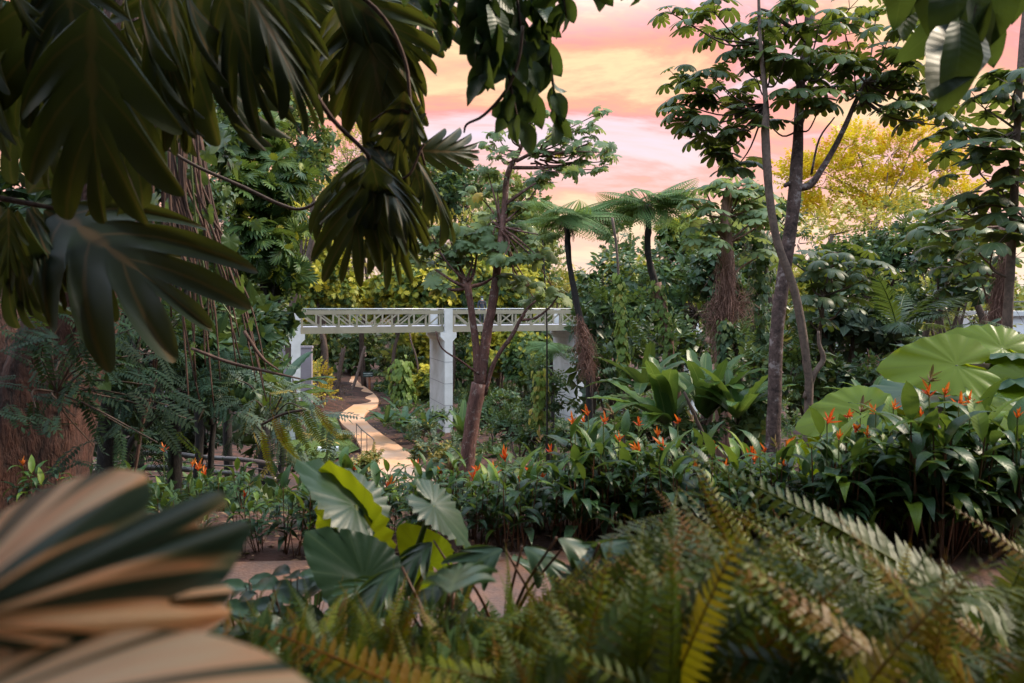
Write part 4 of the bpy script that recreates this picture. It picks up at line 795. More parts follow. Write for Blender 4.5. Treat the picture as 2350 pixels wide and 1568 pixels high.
tb.tube(A((1185, 370, .4), (1230, 350), (1290, 350), (1350, 330)), [px(4.5, D1), px(4, D1), px(3, D1), px(1.5, D1)], 6)
tb.tube(A((1208, 300, .3), (1225, 270), (1240, 255)), [px(3, D1), px(2, D1), px(1, D1)], 5)
for u, v in ((1030, 590), (1000, 620), (1010, 660), (1095, 580), (1140, 630), (1050, 600)): tb.tube(A((1072, 660), ((1072 + u) / 2 + 4, (655 + v) / 2 + 8, R.normal() * .2), (u, v, R.normal() * .5)), [px(6, D1), px(4, D1), px(2, D1)], 5)
tips1 = [(1030, 590), (1000, 620), (1010, 660), (1095, 580), (1050, 600), (970, 600), (990, 560), (1030, 540), (1070, 540), (1110, 530), (1130, 560), (1160, 540), (1190, 530), (1220, 560), (1235, 590), (1200, 600), (1180, 640), (1150, 600), (1060, 570), (960, 570), (985, 530), (1120, 495), (1165, 485), (1210, 480), (1100, 450), (1140, 430), (1250, 540), (1215, 655), (1230, 690), (1280, 680), (1240, 420), (1120, 400)]
tips2 = [(1240, 255), (1215, 280), (1180, 300), (1140, 310), (1120, 340), (1290, 290), (1330, 300), (1330, 370), (1350, 330), (1390, 350), (1400, 370), (1290, 380), (1260, 330), (1310, 400), (1230, 350), (1280, 350), (1150, 360), (1360, 290), (1375, 260), (1260, 400), (1180, 270), (1370, 390), (1300, 320), (1320, 345), (1275, 300), (1345, 350)]
lb_ = Bag()
for i, (u, v) in enumerate(tips1 + tips2):
    hi_ = i >= len(tips1); nl = 9 if not hi_ else 8; c = at(u, v, D1 + R.normal() * .5)
    bp_ = at(1150, 520, D1) if not hi_ and u > 1085 else (at(1072, 655, D1) if not hi_ else at(1200, 365, D1 + .3))
    if i > 4: tb.tube([bp_ + (c - bp_) * (.12 if not hi_ else .3), (bp_ + c) / 2 + R.normal(size=3) * .12, c], [px(3, D1), px(2, D1), px(1.2, D1)], 4, cap=False)
    for j in range(nl):
        ph = j * 2.4 + i; al = R.uniform(.7, 1.9); d = np.array([math.sin(al) * math.cos(ph), math.sin(al) * math.sin(ph), math.cos(al)]); pl = R.uniform(.12, .45) * (1 if not hi_ else .8)
        tb.tube([c, c + d * pl], [.008, .005], 3, cap=False, sub=1)
        lb_.stamp(LV['palm_lo'][j % 3], frames(c + d * pl, [d[0], d[1], -.3 + R.normal() * .5], [d[0] * .4 + R.normal() * .35, d[1] * .4 - .35, 1], R.uniform(.26, .42) * (1 if not hi_ else .72)), .42 + R.normal() * .13 + (.42 if R.random() < .05 else 0))
for q in (tb, lb_): q.V = [v - base for v in q.V]
tb.build('trunk', B_red, ft); lb_.build('crown', M_cecp, ft)
# ---- big cecropia at right (D 11)
D2 = 11.0
def A2(*l): return [at(u, v, D2 + (r_[0] if r_ else 0)) for u, v, *r_ in l]
LM = {k: [tmesh(t, 'leaf', M_cec) for t in LV['palm_mid']] for k in ('cec',)}
base = at(1775, 1060, D2); base[2] = float(gh(base[0], D2)) - .1
ct = empty('cecropia_tree', base, 'tall cecropia with a thick pale ringed trunk and ragged umbrella leaves', 'tree')
tb = Bag()
tb.tube([base, *A2((1774, 1030), (1778, 900), (1783, 760), (1800, 620), (1818, 500), (1826, 420), (1832, 300), (1838, 180))], [px(19, D2), px(17, D2), px(15.5, D2), px(15.5, D2), px(15, D2), px(14, D2), px(15, D2), px(11, D2), px(9.5, D2)], 14, .03, .02)
tb.tube(A2((1836, 190), (1852, 100, .2), (1862, 0, .3), (1870, -120, .5)), [px(11, D2), px(11, D2), px(12, D2), px(9, D2)], 10, .03)
tb.tube(A2((1828, 432), (1858, 425), (1885, 390), (1930, 310), (1965, 230), (1985, 190)), [px(9, D2), px(9, D2), px(7, D2), px(6, D2), px(5, D2), px(4, D2)], 8, .04)
tb.tube(A2((1826, 425), (1810, 422), (1800, 428)), [px(7, D2), px(6, D2), px(4, D2)], 7, .05)
tb.tube(A2((1862, 400, .3), (1880, 320, .5), (1915, 270, .6)), [px(3, D2), px(2.5, D2), px(2, D2)], 5)
tb.tube(A2((1845, 70, .2), (1810, 60), (1770, 30), (1740, 20)), [px(6, D2), px(5, D2), px(4, D2), px(3, D2)], 6)
tips = [(1560, 190, .4), (1600, 215, -.2), (1580, 245, .2), (1640, 180, -.4), (1670, 215, .5), (1640, 320, .3), (1600, 300, -.3), (1700, 300, -.3), (1560, 275, 0), (1690, 385, .4), (1645, 355, .2), (1700, 250, 0), (1740, 190, .3), (1700, 135, 0), (1660, 90, .5), (1590, 60, 0), (1640, 30, -.4), (1540, 30, .3), (1750, 60, -.3), (1760, 280, .2), (1800, 140, -.5), (1790, 60, .4), (1830, 230, -.6), (1880, 250, -.4), (1850, 160, .5), (1890, 130, 0), (1880, 60, -.5), (1920, 200, .3), (1940, 80, .2), (1960, 160, -.3), (1985, 230, 0), (2010, 40, .4), (2030, 110, -.4), (2000, 190, .5), (2060, 180, 0), (2080, 60, .3), (2100, 120, -.3), (2090, 230, .3), (2120, 280, -.1), (2150, 180, .2), (2170, 240, .5), (2150, 80, -.3), (2060, 250, -.3), (1950, 20, 0), (1820, 15, -.4), (2190, 290, .2), (1770, 130, -.2), (1730, 110, .3), (1860, 200, .2), (1920, 140, -.5), (2040, 200, .2), (2130, 30, 0)]
trunkp = np.array(A2((1832, 300), (1838, 180), (1852, 100), (1862, 0), (1985, 190), (1760, 200), (1970, 215)))
lb_ = Bag(); st2 = np.array(A2((1758, 240), (1752, 170), (1745, 100)))
for i, (u, v, dd) in enumerate(tips):
    c = at(u, v, D2 + dd); src = st2 if u < 1730 else trunkp; a = src[np.argmin(np.linalg.norm(src - c - [0, 0, -.5], axis=1))]
    tb.tube([a, a * .5 + c * .5 - [0, 0, .16], c], [px(2.6, D2), px(1.9, D2), px(1.4, D2)], 5, cap=False)
    for j in range(6 if v > 30 else 5):
        ph = j * 2.4 + i * 1.3; al = R.uniform(.75, 1.75); d = np.array([math.sin(al) * math.cos(ph), math.sin(al) * math.sin(ph), math.cos(al)]); pl = R.uniform(.14, .40)
        tb.tube([c, c + d * pl * .5 + [0, 0, .02], c + d * pl], [.007, .006, .005], 3, cap=False, sub=1)
        yo = R.random() < .16
        lb_.stamp(LV['palm_mid'][(i + j) % 4], frames(c + d * pl, [d[0], d[1], -.35], [d[0] * .5, d[1] * .5, 1], R.uniform(.21, .37) * (.7 if yo else 1)), (.80 if yo else .40) + R.normal() * .17 + (.12 if u > 1750 and v < 160 else 0))  # upper right leaves tinted yellower: sunlight put into the leaf colour
for q in (tb, lb_): q.V = [v - base for v in q.V]
tb.build('trunk', B_cec, ct); lb_.build('crown', M_cec, ct)
base = at(1842, 960, D2 - .6); base[2] = float(gh(base[0], D2)) - .1
c2 = empty('slender_tree', base, 'slender tan trunk curving up left across the thick pale trunk', 'tree'); tb = Bag(); Q = lambda *l: [at(u, v, D2 - .6) for u, v in l]
tb.tube([base, *Q((1856, 910), (1852, 840), (1838, 740), (1818, 650), (1785, 560), (1768, 470), (1760, 380), (1756, 300), (1758, 240), (1745, 100), (1740, -40))], [px(10, D2), px(9, D2), px(9, D2), px(9, D2), px(9, D2), px(8.5, D2), px(8.5, D2), px(9, D2), px(9, D2), px(6, D2), px(4, D2), px(3, D2)], 9, .03)
tb.tube(Q((1848, 915), (1868, 860), (1890, 825), (1880, 790), (1878, 760)), [px(7, D2), px(6, D2), px(6, D2), px(4, D2), px(3, D2)], 7, .04)
tb.V = [v - base for v in tb.V]; tb.build('trunk', B_thin, c2)
# ---- far right trees
def umbrella_tree(name, label, D, trunk, rad, tips, ls, leafset, mat, bark, seed=1, nl=6, pl=(.2, .45), tint=.4, al=(.7, 1.8)):
    base = at(*trunk[0], D); base[2] = float(gh(base[0], D)) - .1; o = empty(name, base, label, 'tree'); tb = Bag(); lb_ = Bag(); r = np.random.default_rng(seed)
    tb.tube([base, *[at(u, v, D) for u, v in trunk]], [px(rad[0], D), *[px(q, D) for q in np.linspace(rad[0], rad[1], len(trunk))]], 10, .04)
    tp = np.array([at(u, v, D) for u, v in trunk])
    for i, (u, v, dd) in enumerate(tips):
        c = at(u, v, D + dd); a = tp[np.argmin(np.linalg.norm(tp - c + [0, 0, px(40, D)], axis=1))]; tb.tube([a, (a + c) / 2 + r.normal(size=3) * .05, c], [px(3, D), px(2.4, D), px(1.6, D)], 5, cap=False)
        for j in range(nl):
            ph = j * 2.4 + i * 1.3; q = r.uniform(*al); d = np.array([math.sin(q) * math.cos(ph), math.sin(q) * math.sin(ph), math.cos(q)]); l = r.uniform(*pl)
            tb.tube([c, c + d * l], [.007, .005], 3, cap=False, sub=1); lb_.stamp(leafset[(i + j) % len(leafset)], frames(c + d * l, [d[0], d[1], -.35], [d[0] * .5, d[1] * .5, 1], r.uniform(*ls)), tint + r.normal() * .13)
    for q in (tb, lb_): q.V = [v - base for v in q.V]
    tb.build('trunk', bark, o); lb_.build('crown', mat, o); return o
SCH = [palmate(1, 8, 6, 3, split=.16, gap=30, droop=d, w=2.4) for d in (.5, .9, 1.3)]
umbrella_tree('umbrella_tree', 'thin smooth trunk at the right edge with finger leaved whorls', 9.0, [(2312, 770), (2318, 640), (2326, 480), (2334, 300), (2345, 120), (2360, -50)], (10, 6), [(2260, 250, .2), (2330, 200, -.3), (2290, 330, .1), (2250, 400, .4), (2335, 430, -.2), (2230, 480, .3), (2300, 500, 0), (2340, 340, .4), (2280, 570, -.2), (2200, 340, .2), (2370, 260, 0), (2380, 520, 0), (2240, 330, -.3), (2300, 440, .5)], (.22, .36), SCH, M_cec, B_thin, 5, 5, tint=.42)
umbrella_tree('umbrella_tree', 'leafy tree with a brown stringy trunk before the white terrace', 14.0, [(2286, 800), (2290, 720), (2305, 640), (2312, 580), (2300, 520)], (16, 12), [(2180, 520, .3), (2230, 560, -.3), (2160, 580, .2), (2210, 610, 0), (2120, 540, -.2), (2250, 640, .3), (2270, 530, .3), (2330, 590, 0), (2140, 500, .4), (2190, 470, 0)], (.28, .42), LV['palm_mid'], M_cec, B_fib, 6, 5, tint=.40)
umbrella_tree('umbrella_tree', 'pale leaved cecropia on top of a brown stringy trunk', 17.0, [(1660, 830), (1665, 740), (1672, 640), (1668, 560), (1665, 500), (1670, 440)], (19, 10), [(1620, 440, .3), (1660, 420, -.3), (1700, 440, .2), (1720, 480, 0), (1630, 490, -.4), (1690, 500, .4), (1650, 530, 0), (1610, 520, .4), (1740, 520, -.3), (1710, 550, .3), (1590, 470, 0), (1640, 575, -.5), (1750, 450, .5), (1680, 460, 0), (1600, 560, 0), (1760, 490, 0), (1740, 590, .2), (1730, 430, .3)], (.28, .42), LV['palm_mid'], M_cecp, B_fib, 8, 5, tint=.42)
umbrella_tree('umbrella_tree', 'dark leaved young cecropia behind the thin curved trunk', 13.0, [(1880, 800), (1885, 740), (1890, 680)], (5, 4), [(1860, 640, .2), (1900, 620, -.3), (1940, 660, 0), (1870, 690, -.2), (1830, 610, .4), (1960, 610, .2), (1920, 580, 0), (1990, 640, 0), (1850, 730, 0), (1930, 710, -.3)], (.24, .36), LV['palm_mid'], M_cec, B_thin, 9, 5, tint=.28)
# stringy dead fibre on trunks
def fibres(name, label, D, p0, p1, n, spread, lw=.012, mat=B_fib, sag=.2, cat='dead fibre', seed=0, trunk=True):
    a, c = at(*p0, D), at(*p1, D); r = np.random.default_rng(seed); b = Bag(); base = c.copy()
    for i in range(n):
        t0 = r.random() ** .8 * .8; s = a + (c - a) * t0 + r.normal(size=3) * spread * .6; e = a + (c - a) * min(1.15, t0 + r.uniform(.15, .5)) + r.normal(size=3) * spread * (1.2); m_ = (s + e) / 2 + r.normal(size=3) * spread * .5
        b.tube([s, m_, e], [lw * .6, lw * .5, lw * .2], 3, cap=False, sub=3)
    b.V = [v - base for v in b.V]; o = b.build(name, mat); o.location = tuple(base); tag(o, label, cat); return o
fibres('hanging_fibre', 'shaggy brown fibre wrapping the trunk below the pale cecropia', 16.6, (1668, 560), (1660, 820), 420, px(17, 17), seed=1)
fibres('hanging_fibre', 'tangle of dry roots fanning out left of the shaggy brown trunk', 16.6, (1640, 680), (1635, 760), 160, px(16, 17), seed=2)
fibres('hanging_fibre', 'tangle of dry roots fanning out right of the shaggy brown trunk', 16.6, (1710, 670), (1700, 740), 110, px(18, 17), lw=.008, seed=3)
fibres('hanging_fibre', 'shaggy brown fibre on the trunk before the white terrace', 13.7, (2310, 560), (2285, 760), 260, px(13, 14), seed=4)
fibres('hanging_fibre', 'reddish dry root skirt at the foot of the leaning tree fern', 17.6, (1330, 730), (1352, 860), 300, px(13, 18), seed=5)
# ---- tree ferns
BP = [bipin(1, 18, d) for d in (.5, .9, 1.3)]
def tfern(label, D, crown, trunk, rpx, nf=14, lean=(0, 0), tint=.5, bark=B_dark, rad=(8, 8), dead=0, seed=0, lift=(0.05, .75), skew=0.0):
    r = np.random.default_rng(seed); c = at(*crown, D); base = at(*trunk[-1], D); base[2] = min(base[2], float(gh(base[0], D)) - .1)
    o = empty('tree_fern', base, label, 'tree fern'); tb = Bag(); pts = [c] + [at(u, v, D) for u, v in trunk] + [base]
    tb.tube(pts[::-1], list(np.linspace(px(rad[1], D), px(rad[0], D), len(pts))), 9, .10); tb.V = [v - base for v in tb.V]; tb.build('trunk', bark, o)
    ms = [tmesh(t, 'frond', M_tfern) for t in BP]
    for i in range(nf):
        ph = i * 2.39996 + r.normal() * .15; el = r.uniform(*lift); d = np.array([math.cos(el) * math.cos(ph) + lean[0], math.cos(el) * math.sin(ph), math.sin(el) + lean[1]])
        place(o, ms[i % 3], 'frond', c + [0, 0, .02], d, [0, 0, 1], px(rpx, D) * r.uniform(.85, 1.15) * (1.2 if d[0] * skew > .3 else 1), base)
    if dead:
        b = Bag()
        for i in range(dead):
            ph = r.uniform(0, 6.3); l = r.uniform(.25, .7); s = c + np.array([math.cos(ph), math.sin(ph), 0]) * .12; b.tube([c, s - [0, 0, .08], s + [math.cos(ph) * .1, math.sin(ph) * .1, -l]], [.012, .01, .004], 3, cap=False)
        b.V = [v - base for v in b.V]; b.build('dead_stalks', B_fib, o)
    return o
tfern('leaning tree fern with a thin bent trunk at the sky gap', 18.0, (1300, 500), [(1302, 540), (1306, 600), (1322, 690), (1342, 780), (1352, 870)], 122, 17, lean=(.25, 0), rad=(6, 9), dead=18, seed=1, skew=1, bark=B_dark)
tfern('taller tree fern with a straight black stem and wide flat crown', 18.5, (1487, 470), [(1488, 520), (1487, 580), (1505, 660), (1530, 760), (1545, 860), (1552, 940)], 132, 19, rad=(6.5, 11), dead=26, seed=2, lift=(.0, .6))
tfern('small low tree fern beside the right end of the footbridge', 30.0, (1262, 790), [(1264, 830), (1268, 900)], 66, 13, tint=.8, rad=(4, 5), seed=3, lift=(-.1, .5))
tfern('tree fern crown poking in behind the leaning tree fern', 23.0, (1245, 500), [(1246, 560), (1250, 640), (1255, 760)], 60, 10, rad=(1.5, 2), seed=5, lift=(.1, .7))
# upright unfurling frond on the taller tree fern
# vine covered stems
def viney(name, label, D, pts, rpx, leafn, spread, leafsc, seed=0, bark=B_thin, mat=M_vine, t0=0.0, lf=None, tint=.45):
    r = np.random.default_rng(seed); P = np.array([at(u, v, D) for u, v in pts]); base = P[0].copy(); base[2] = min(base[2], float(gh(base[0], D)) - .1)
    o = empty(name, base, label, 'vine'); tb = Bag(); tb.tube([base, *P], px(rpx, D) * 1.0, 7, .05); tb.V = [v - base for v in tb.V]; tb.build('stem', bark, o)
    b = Bag(); t = r.random(leafn) * (len(P) - 1.001) * (1 - t0); i = t.astype(int); f = (t - i)[:, None]; p = P[i] * (1 - f) + P[i + 1] * f; d = nrm(r.normal(size=(leafn, 3)) * [1, 1, .3]); d[:, 1] = -abs(d[:, 1])
    lf = lf or heart(1, .02, 3, .15, 5); b.stamp(lf, frames(p + d * r.uniform(.2, 1, (leafn, 1)) * spread, d * .4 + [0, 0, -1], d + [0, 0, .5], r.uniform(*leafsc, leafn)), tint + r.normal(size=leafn) * .2); b.V = [v - base for v in b.V]; b.build('foliage', mat, o); return o
SH = heart(1, .02, 2, .15, 5)
viney('vine_column', 'thin stem wrapped in bright green heart leaves between the tree ferns', 16.0, [(1432, 880), (1428, 800), (1424, 720), (1420, 640), (1414, 560), (1405, 500)], 3, 260, px(16, 16), (.10, .19), 1, t0=.38, lf=SH)
viney('vine_column', 'creeper of small dull leaves climbing the taller tree fern stem', 17.6, [(1560, 960), (1540, 860), (1530, 760), (1505, 650)], 12, 330, px(26, 18), (.09, .17), 2, bark=B_fib, lf=SH, tint=.25)
viney('vine_column', 'yellow leaved creeper trailing down the rounded shrub', 25.0, [(1235, 1000), (1236, 950), (1240, 900), (1236, 850)], 1.5, 160, px(24, 25), (.14, .26), 3, lf=SH, tint=.75)
viney('vine_column', 'creeper climbing the brown shaggy trunk foot', 16.0, [(1665, 880), (1660, 820), (1664, 740)], 8, 150, px(22, 16), (.10, .18), 4, bark=B_fib, mat=M_cover, lf=SH)
viney('vine_column', 'leafy creeper curtain hanging beside the shaggy brown trunk', 18.0, [(1745, 820), (1742, 700), (1745, 600), (1740, 540)], 2, 420, px(38, 18), (.10, .2), 6, mat=M_cover, lf=SH, tint=.4)
viney('vine_column', 'yellow green creeper on the tree right of the path sign', 50.0, [(925, 930), (920, 880), (915, 830)], 1, 260, px(34, 50), (.25, .5), 5, lf=SH, tint=.3)
# thin stems under the bridge
for i, (nm, lb2, D, pts, r_) in enumerate((('leaning_stem', 'pale leaning trunk beside the tan path with a tied band', 55.0, [(808, 897), (820, 860), (832, 815), (838, 795)], 3.5), ('leaning_stem', 'thin brown curved trunk under the left span', 52.0, [(962, 870), (955, 820), (945, 790), (940, 765)], 2.2), ('leaning_stem', 'short brown trunk left of the path bend', 52.0, [(775, 885), (780, 850), (788, 800)], 5))):
    P = np.array([at(u, v, D) for u, v in pts]); base = P[0].copy(); base[2] = float(gh(base[0], D)) - .1; b = Bag(); b.tube([base, *P], px(r_, D), 7, .05); b.V = [v - base for v in b.V]
    o = b.build(nm, B_thin if i == 0 else B_twig); o.location = tuple(base); tag(o, lb2, 'trunk')
P = [at(u, v, 10.0) for u, v in ((1640, 1060), (1610, 990), (1570, 900))]; b = Bag(); b.tube([q - P[0] for q in P], [.035, .03, .02], 7, .05); o = b.build('leaning_stem', B_twig); o.location = tuple(P[0]); tag(o, 'thin dark pole leaning behind the heliconias left of the pale trunk', 'trunk')
# ---- paddle leaved plants
PAD = [blade(1, w, 14, P_pad, 5, d, f, wave=.012, wk=22, side=s) for w, d, f, s in ((.20, .7, .25, .05), (.24, 1.1, .2, -.05), (.18, .4, .3, .08), (.26, 1.5, .15, 0))]
PADM = {k: [tmesh(t, 'leaf', m_) for t in PAD] for k, m_ in (('g', M_band), ('d', M_dark), ('b', M_ear2))}
def paddle(label, D, base_uv, H, n, key='g', seed=0, lean=(0, 0, 0), el=(.5, 1.4), cat='plant', name='paddle_plant', grp=None):
    r = np.random.default_rng(seed); b0 = at(*base_uv, D); b0[2] = max(b0[2], float(gh(b0[0], D)) - .05) if D > 8 else b0[2]; o = empty(name, b0, label, cat, grp)
    for i in range(n):
        ph = i * 2.39996 + r.normal() * .2; e = r.uniform(*el); d = np.array([math.cos(e) * math.cos(ph), math.cos(e) * math.sin(ph), math.sin(e)]) + lean
        place(o, PADM[key][i % 4], 'leaf', b0 + [d[0] * .05, d[1] * .05, 0], d, [-d[0], -d[1], 1.2], H * r.uniform(.75, 1.1), b0)
    return o
paddle('large paddle leaved clump fanning up in the middle right', 13.0, (1620, 960), 1.55, 17, 'g', 1, (.15, 0, .25), (.8, 1.5))
paddle('paddle leaved clump spreading left with shadowed leaves', 13.0, (1530, 975), 1.6, 17, 'g', 2, (-.45, 0, .1), (.4, 1.2))
paddle('dark paddle leaved clump between the tree fern stems', 15.0, (1480, 900), 1.4, 13, 'd', 3, (-.1, 0, .1), (.5, 1.3))
paddle('short paddle leaved clump left of the pale trunk', 12.0, (1690, 960), 1.1, 12, 'g', 4, (.1, 0, .1), (.5, 1.3))
paddle('blue green broad leaved clump right of the path bend', 36.0, (930, 975), 1.9, 16, 'b', 5, (0, 0, 0), (.3, 1.2))
paddle('blue green broad leaved clump against the mulch edge', 34.0, (885, 975), 1.6, 13, 'b', 6, (0, 0, 0), (.3, 1.2))
paddle('blue green broad leaved clump in front of the middle pillar', 33.0, (975, 985), 1.4, 12, 'b', 7, (0, 0, 0), (.3, 1.1))
paddle('dark green upright clump at the right face of the middle pillar', 30.0, (1060, 1000), 1.6, 8, 'g', 8, (0, 0, .3), (.8, 1.5))
paddle('grey green broad clump at the foot of the right pillar', 26.0, (1350, 960), 1.6, 15, 'b', 9, (0, 0, 0), (.3, 1.1))
paddle('banana clump with drooping leaves in front of the left pillar', 14.0, (600, 960), 1.7, 11, 'g', 10, (.25, 0, .1), (.6, 1.4))
paddle('banana clump with long arching leaf beside the shrubs at left', 13.0, (640, 900), 1.15, 8, 'b', 11, (.35, 0, .1), (.3, 1.1))
paddle('silvery banana leaves behind the giant yellow green leaf', 8.0, (2210, 860), 1.0, 8, 'b', 12, (-.2, 0, 0), (.4, 1.2))
paddle('bright little leaved clump right of the slender trunk', 10.0, (2000, 930), .75, 10, 'g', 13, (0, 0, 0), (.3, 1.2))
# ---- palm
PF = [frondt(1, 34, .30, .09, d, 2, .3, .7, 55, .008, .5) for d in (.6, 1.0)]
pm = [tmesh(t, 'frond', M_palm) for t in PF]
def palmplant(label, D, c, n, L, seed, base_uv, el=(.2, 1.3), lean=(0, 0, 0)):
    r = np.random.default_rng(seed); cc = at(*c, D); base = at(*base_uv, D); base[2] = min(base[2], float(gh(base[0], D)) - .1); o = empty('palm', base, label, 'palm'); tb = Bag(); tb.tube([base, (base + cc) / 2, cc], [.09, .07, .07], 8, .04); tb.V = [v - base for v in tb.V]; tb.build('trunk', B_cec, o)
    for i in range(n):
        ph = i * 2.39996; e = r.uniform(*el); d = np.array([math.cos(e) * math.cos(ph), math.cos(e) * math.sin(ph), math.sin(e)]) + lean; place(o, pm[i % 2], 'frond', cc, d, [-d[0] * .3, -d[1] * .3, 1], L * r.uniform(.8, 1.1), base)
palmplant('dark palm with arching comb fronds left of the white terrace', 15.0, (2060, 760), 14, 1.7, 1, (2060, 860))
palmplant('low palm fronds behind the silvery banana leaves', 11.0, (2190, 800), 8, 1.0, 2, (2190, 860), (.1, .8))
palmplant('bright green palm frond spray at the right edge behind the big leaves', 8.0, (2370, 790), 7, .9, 3, (2370, 860), (.1, .9))
# red dracaena bush
LN = tmesh(blade(1, .07, 5, P_lan, 3, .8, .2), 'leaf', M_flower)
r = np.random.default_rng(3); c = at(2010, 850, 13); b = Bag(); ln = blade(1, .07, 4, P_lan, 3, .8, .2); d = nrm(r.normal(size=(120, 3)) * [1, 1, .6] + [0, 0, .4]); b.stamp(ln, frames(c + r.normal(size=(120, 3)) * .12, d, [0, 0, 1], r.uniform(.2, .4, 120)), r.uniform(0, 1, 120)); M_redl = leafmat('dark red leaf', [(0, (.07, .02, .02)), (1, (.25, .06, .035))], vs=.2)
b.V = [v - c for v in b.V]; o = b.build('red_leaved_plant', M_redl); o.location = tuple(c); tag(o, 'dark red spiky leaved plant in the shade left of the big leaves', 'plant')

# ------------------------------------------------------------------ foreground
# giant trunk at the left
D3 = 7.0
def Q3(*l): return np.array([at(u, v, D3 + (r_[0] if r_ else 0)) for u, v, *r_ in l])
base = at(55, 1150, D3); base[2] = float(gh(base[0], D3)) - .2; gt_ = empty('giant_tree', base, 'huge ridged reddish brown trunk at the left edge leaning to the right', 'tree')
b = Bag(); b.tube(np.vstack([[base], Q3((70, 1080), (110, 900), (165, 700), (215, 520), (270, 330), (300, 150), (320, -60))]), [px(128, D3), px(112, D3), px(98, D3), px(88, D3), px(74, D3), px(62, D3), px(58, D3), px(56, D3)], 40, .02, .09, sub=8)
for k in range(7):
    a_ = R.uniform(0, 6.28); b.tube([base + [math.cos(a_) * .95, math.sin(a_) * .8, -.1], base + [math.cos(a_) * .5, math.sin(a_) * .45, .25], base + [math.cos(a_) * .36, math.sin(a_) * .33, .9]], [.06, .12, .08], 8, .05)
b.tube(Q3((60, 1000, .2), (20, 850, .3), (0, 700, .4), (-40, 560, .5)), [px(50, D3), px(38, D3), px(34, D3), px(30, D3)], 16, .03, .06)
b.V = [v - base for v in b.V]; b.build('trunk', B_big, gt_)
b = Bag()
for k in range(34):
    u0 = R.uniform(250, 400); v0 = R.uniform(-30, 260); d = R.uniform(-.45, -.1); u1 = u0 + R.normal() * 25 - (0 if u0 > 330 else 60); v1 = R.uniform(500, 900)
    b.tube(Q3((u0, v0, d), ((u0 + u1) / 2 + R.normal() * 10, (v0 + v1) / 2, d), (u1, v1, d)), [.014, .012, .008], 5, .08)
b.V = [v - base for v in b.V]; b.build('clinging_root', B_root, gt_)
D4 = 6.2; root = at(420, 180, D4); o = empty('aerial_roots', root, 'long hanging aerial roots slanting down right beside the giant trunk', 'roots'); r = np.random.default_rng(12)
b = Bag()
for k in range(30):
    u0 = r.uniform(378, 450); v0 = r.uniform(100, 330); v1 = r.uniform(560, 960); u1 = u0 + (v1 - 300) * r.uniform(.05, .32) + r.normal() * 12; dd = r.normal() * .3
    u1 += 0; m1 = (u0 * .65 + u1 * .35 - 12 + r.normal() * 8, v0 * .6 + v1 * .4); m2 = (u0 * .3 + u1 * .7 + r.normal() * 8, v0 * .3 + v1 * .7)
    b.tube([at(u0, v0, D4 + dd), at(*m1, D4 + dd), at(*m2, D4 + dd + .05), at(u1, v1, D4 + dd + .1)], [px(r.uniform(2.2, 4.5), D4), px(3, D4), px(2.6, D4), px(1.5, D4)], 5, .08)
b.V = [v - root for v in b.V]; b.build('root_bundle', B_root, o)
for l in (((300, 270), (420, 365), (560, 430), (650, 472), (700, 478), (760, 440)), ((360, 870), (330, 960), (316, 1040), (308, 1100)), ((440, 800), (520, 830), (600, 850), (690, 870)), ((560, 760), (600, 820), (640, 850))):
    b = Bag(); dz = 5.6; P = [at(*q, dz) for q in l]; b.tube([p - P[0] for p in P], [px(4, dz)] * (len(P) - 1) + [px(2, dz)], 6, .05); oo = b.build('liana', B_root if l[0][0] != 300 else B_twig); oo.location = tuple(P[0])
    tag(oo, {300: 'dark liana sweeping from the giant trunk to the hanging leaf cluster', 360: 'thin reddish stem crossing the curved railing', 440: 'thin vine running right from the foot of the aerial roots', 560: 'short vine near the left bridge pillar'}[l[0][0]], 'vine')
# pothos leaves on the roots
HM = [tmesh(heart(1, .03, 5, .2, 7, dr), 'leaf', M_poth) for dr in (.6, 1.2, 2.0)]
vo = at(430, 120, 5.9); pv = empty('climbing_vine', vo, 'climbing vine with large glossy heart leaves on the hanging aerial roots', 'vine'); r = np.random.default_rng(4)
b = Bag(); b.tube([[0, 0, 0], at(440, 400, 5.9) - vo, at(470, 620, 5.9) - vo, at(540, 740, 5.9) - vo], [.012, .01, .008, .005], 5); b.build('stem', B_stem, pv)
pl = [(457, 405, 34, .3), (539, 390, 26, .2), (300, 518, 34, .4), (385, 470, 22, .5), (515, 485, 20, .3), (480, 495, 26, .9), (527, 565, 30, .3), (463, 572, 26, .9), (553, 655, 26, .3), (556, 705, 26, .35), (422, 705, 24, .4), (387, 615, 36, .4), (349, 560, 34, .6), (319, 650, 34, .5), (442, 802, 18, .95), (240, 885, 26, .8), (262, 800, 26, .6), (620, 868, 20, .4), (575, 745, 20, .4), (500, 330, 34, .3), (410, 520, 24, .6), (430, 620, 22, .4), (350, 470, 30, .3), (480, 360, 26, .5), (380, 360, 24, .4), (590, 520, 18, .3), (320, 590, 26, .7), (450, 510, 20, .8), (505, 620, 18, .6), (290, 700, 26, .6), (520, 440, 18, .6), (420, 430, 18, .7), (465, 690, 18, .5), (600, 690, 16, .3), (370, 760, 22, .4)]
for u, v, s_, t_ in pl:
    n_ = nrm(np.array([r.normal() * .5, -.9, .35 + r.normal() * .4])); d = nrm(np.array([r.normal() * .6, -.1, -1.0]))
    oo = place(pv, HM[int(t_ * 10) % 3] if t_ < .75 else HM[0], 'leaf', at(u, v, 5.9 + r.normal() * .25) - d * px(s_, 5.9) * .4, d, n_, px(s_, 5.9) * 1.55, vo)
    if t_ >= .75: oo.data = HMY if 'HMY' in globals() else globals().setdefault('HMY', None) or oo.data
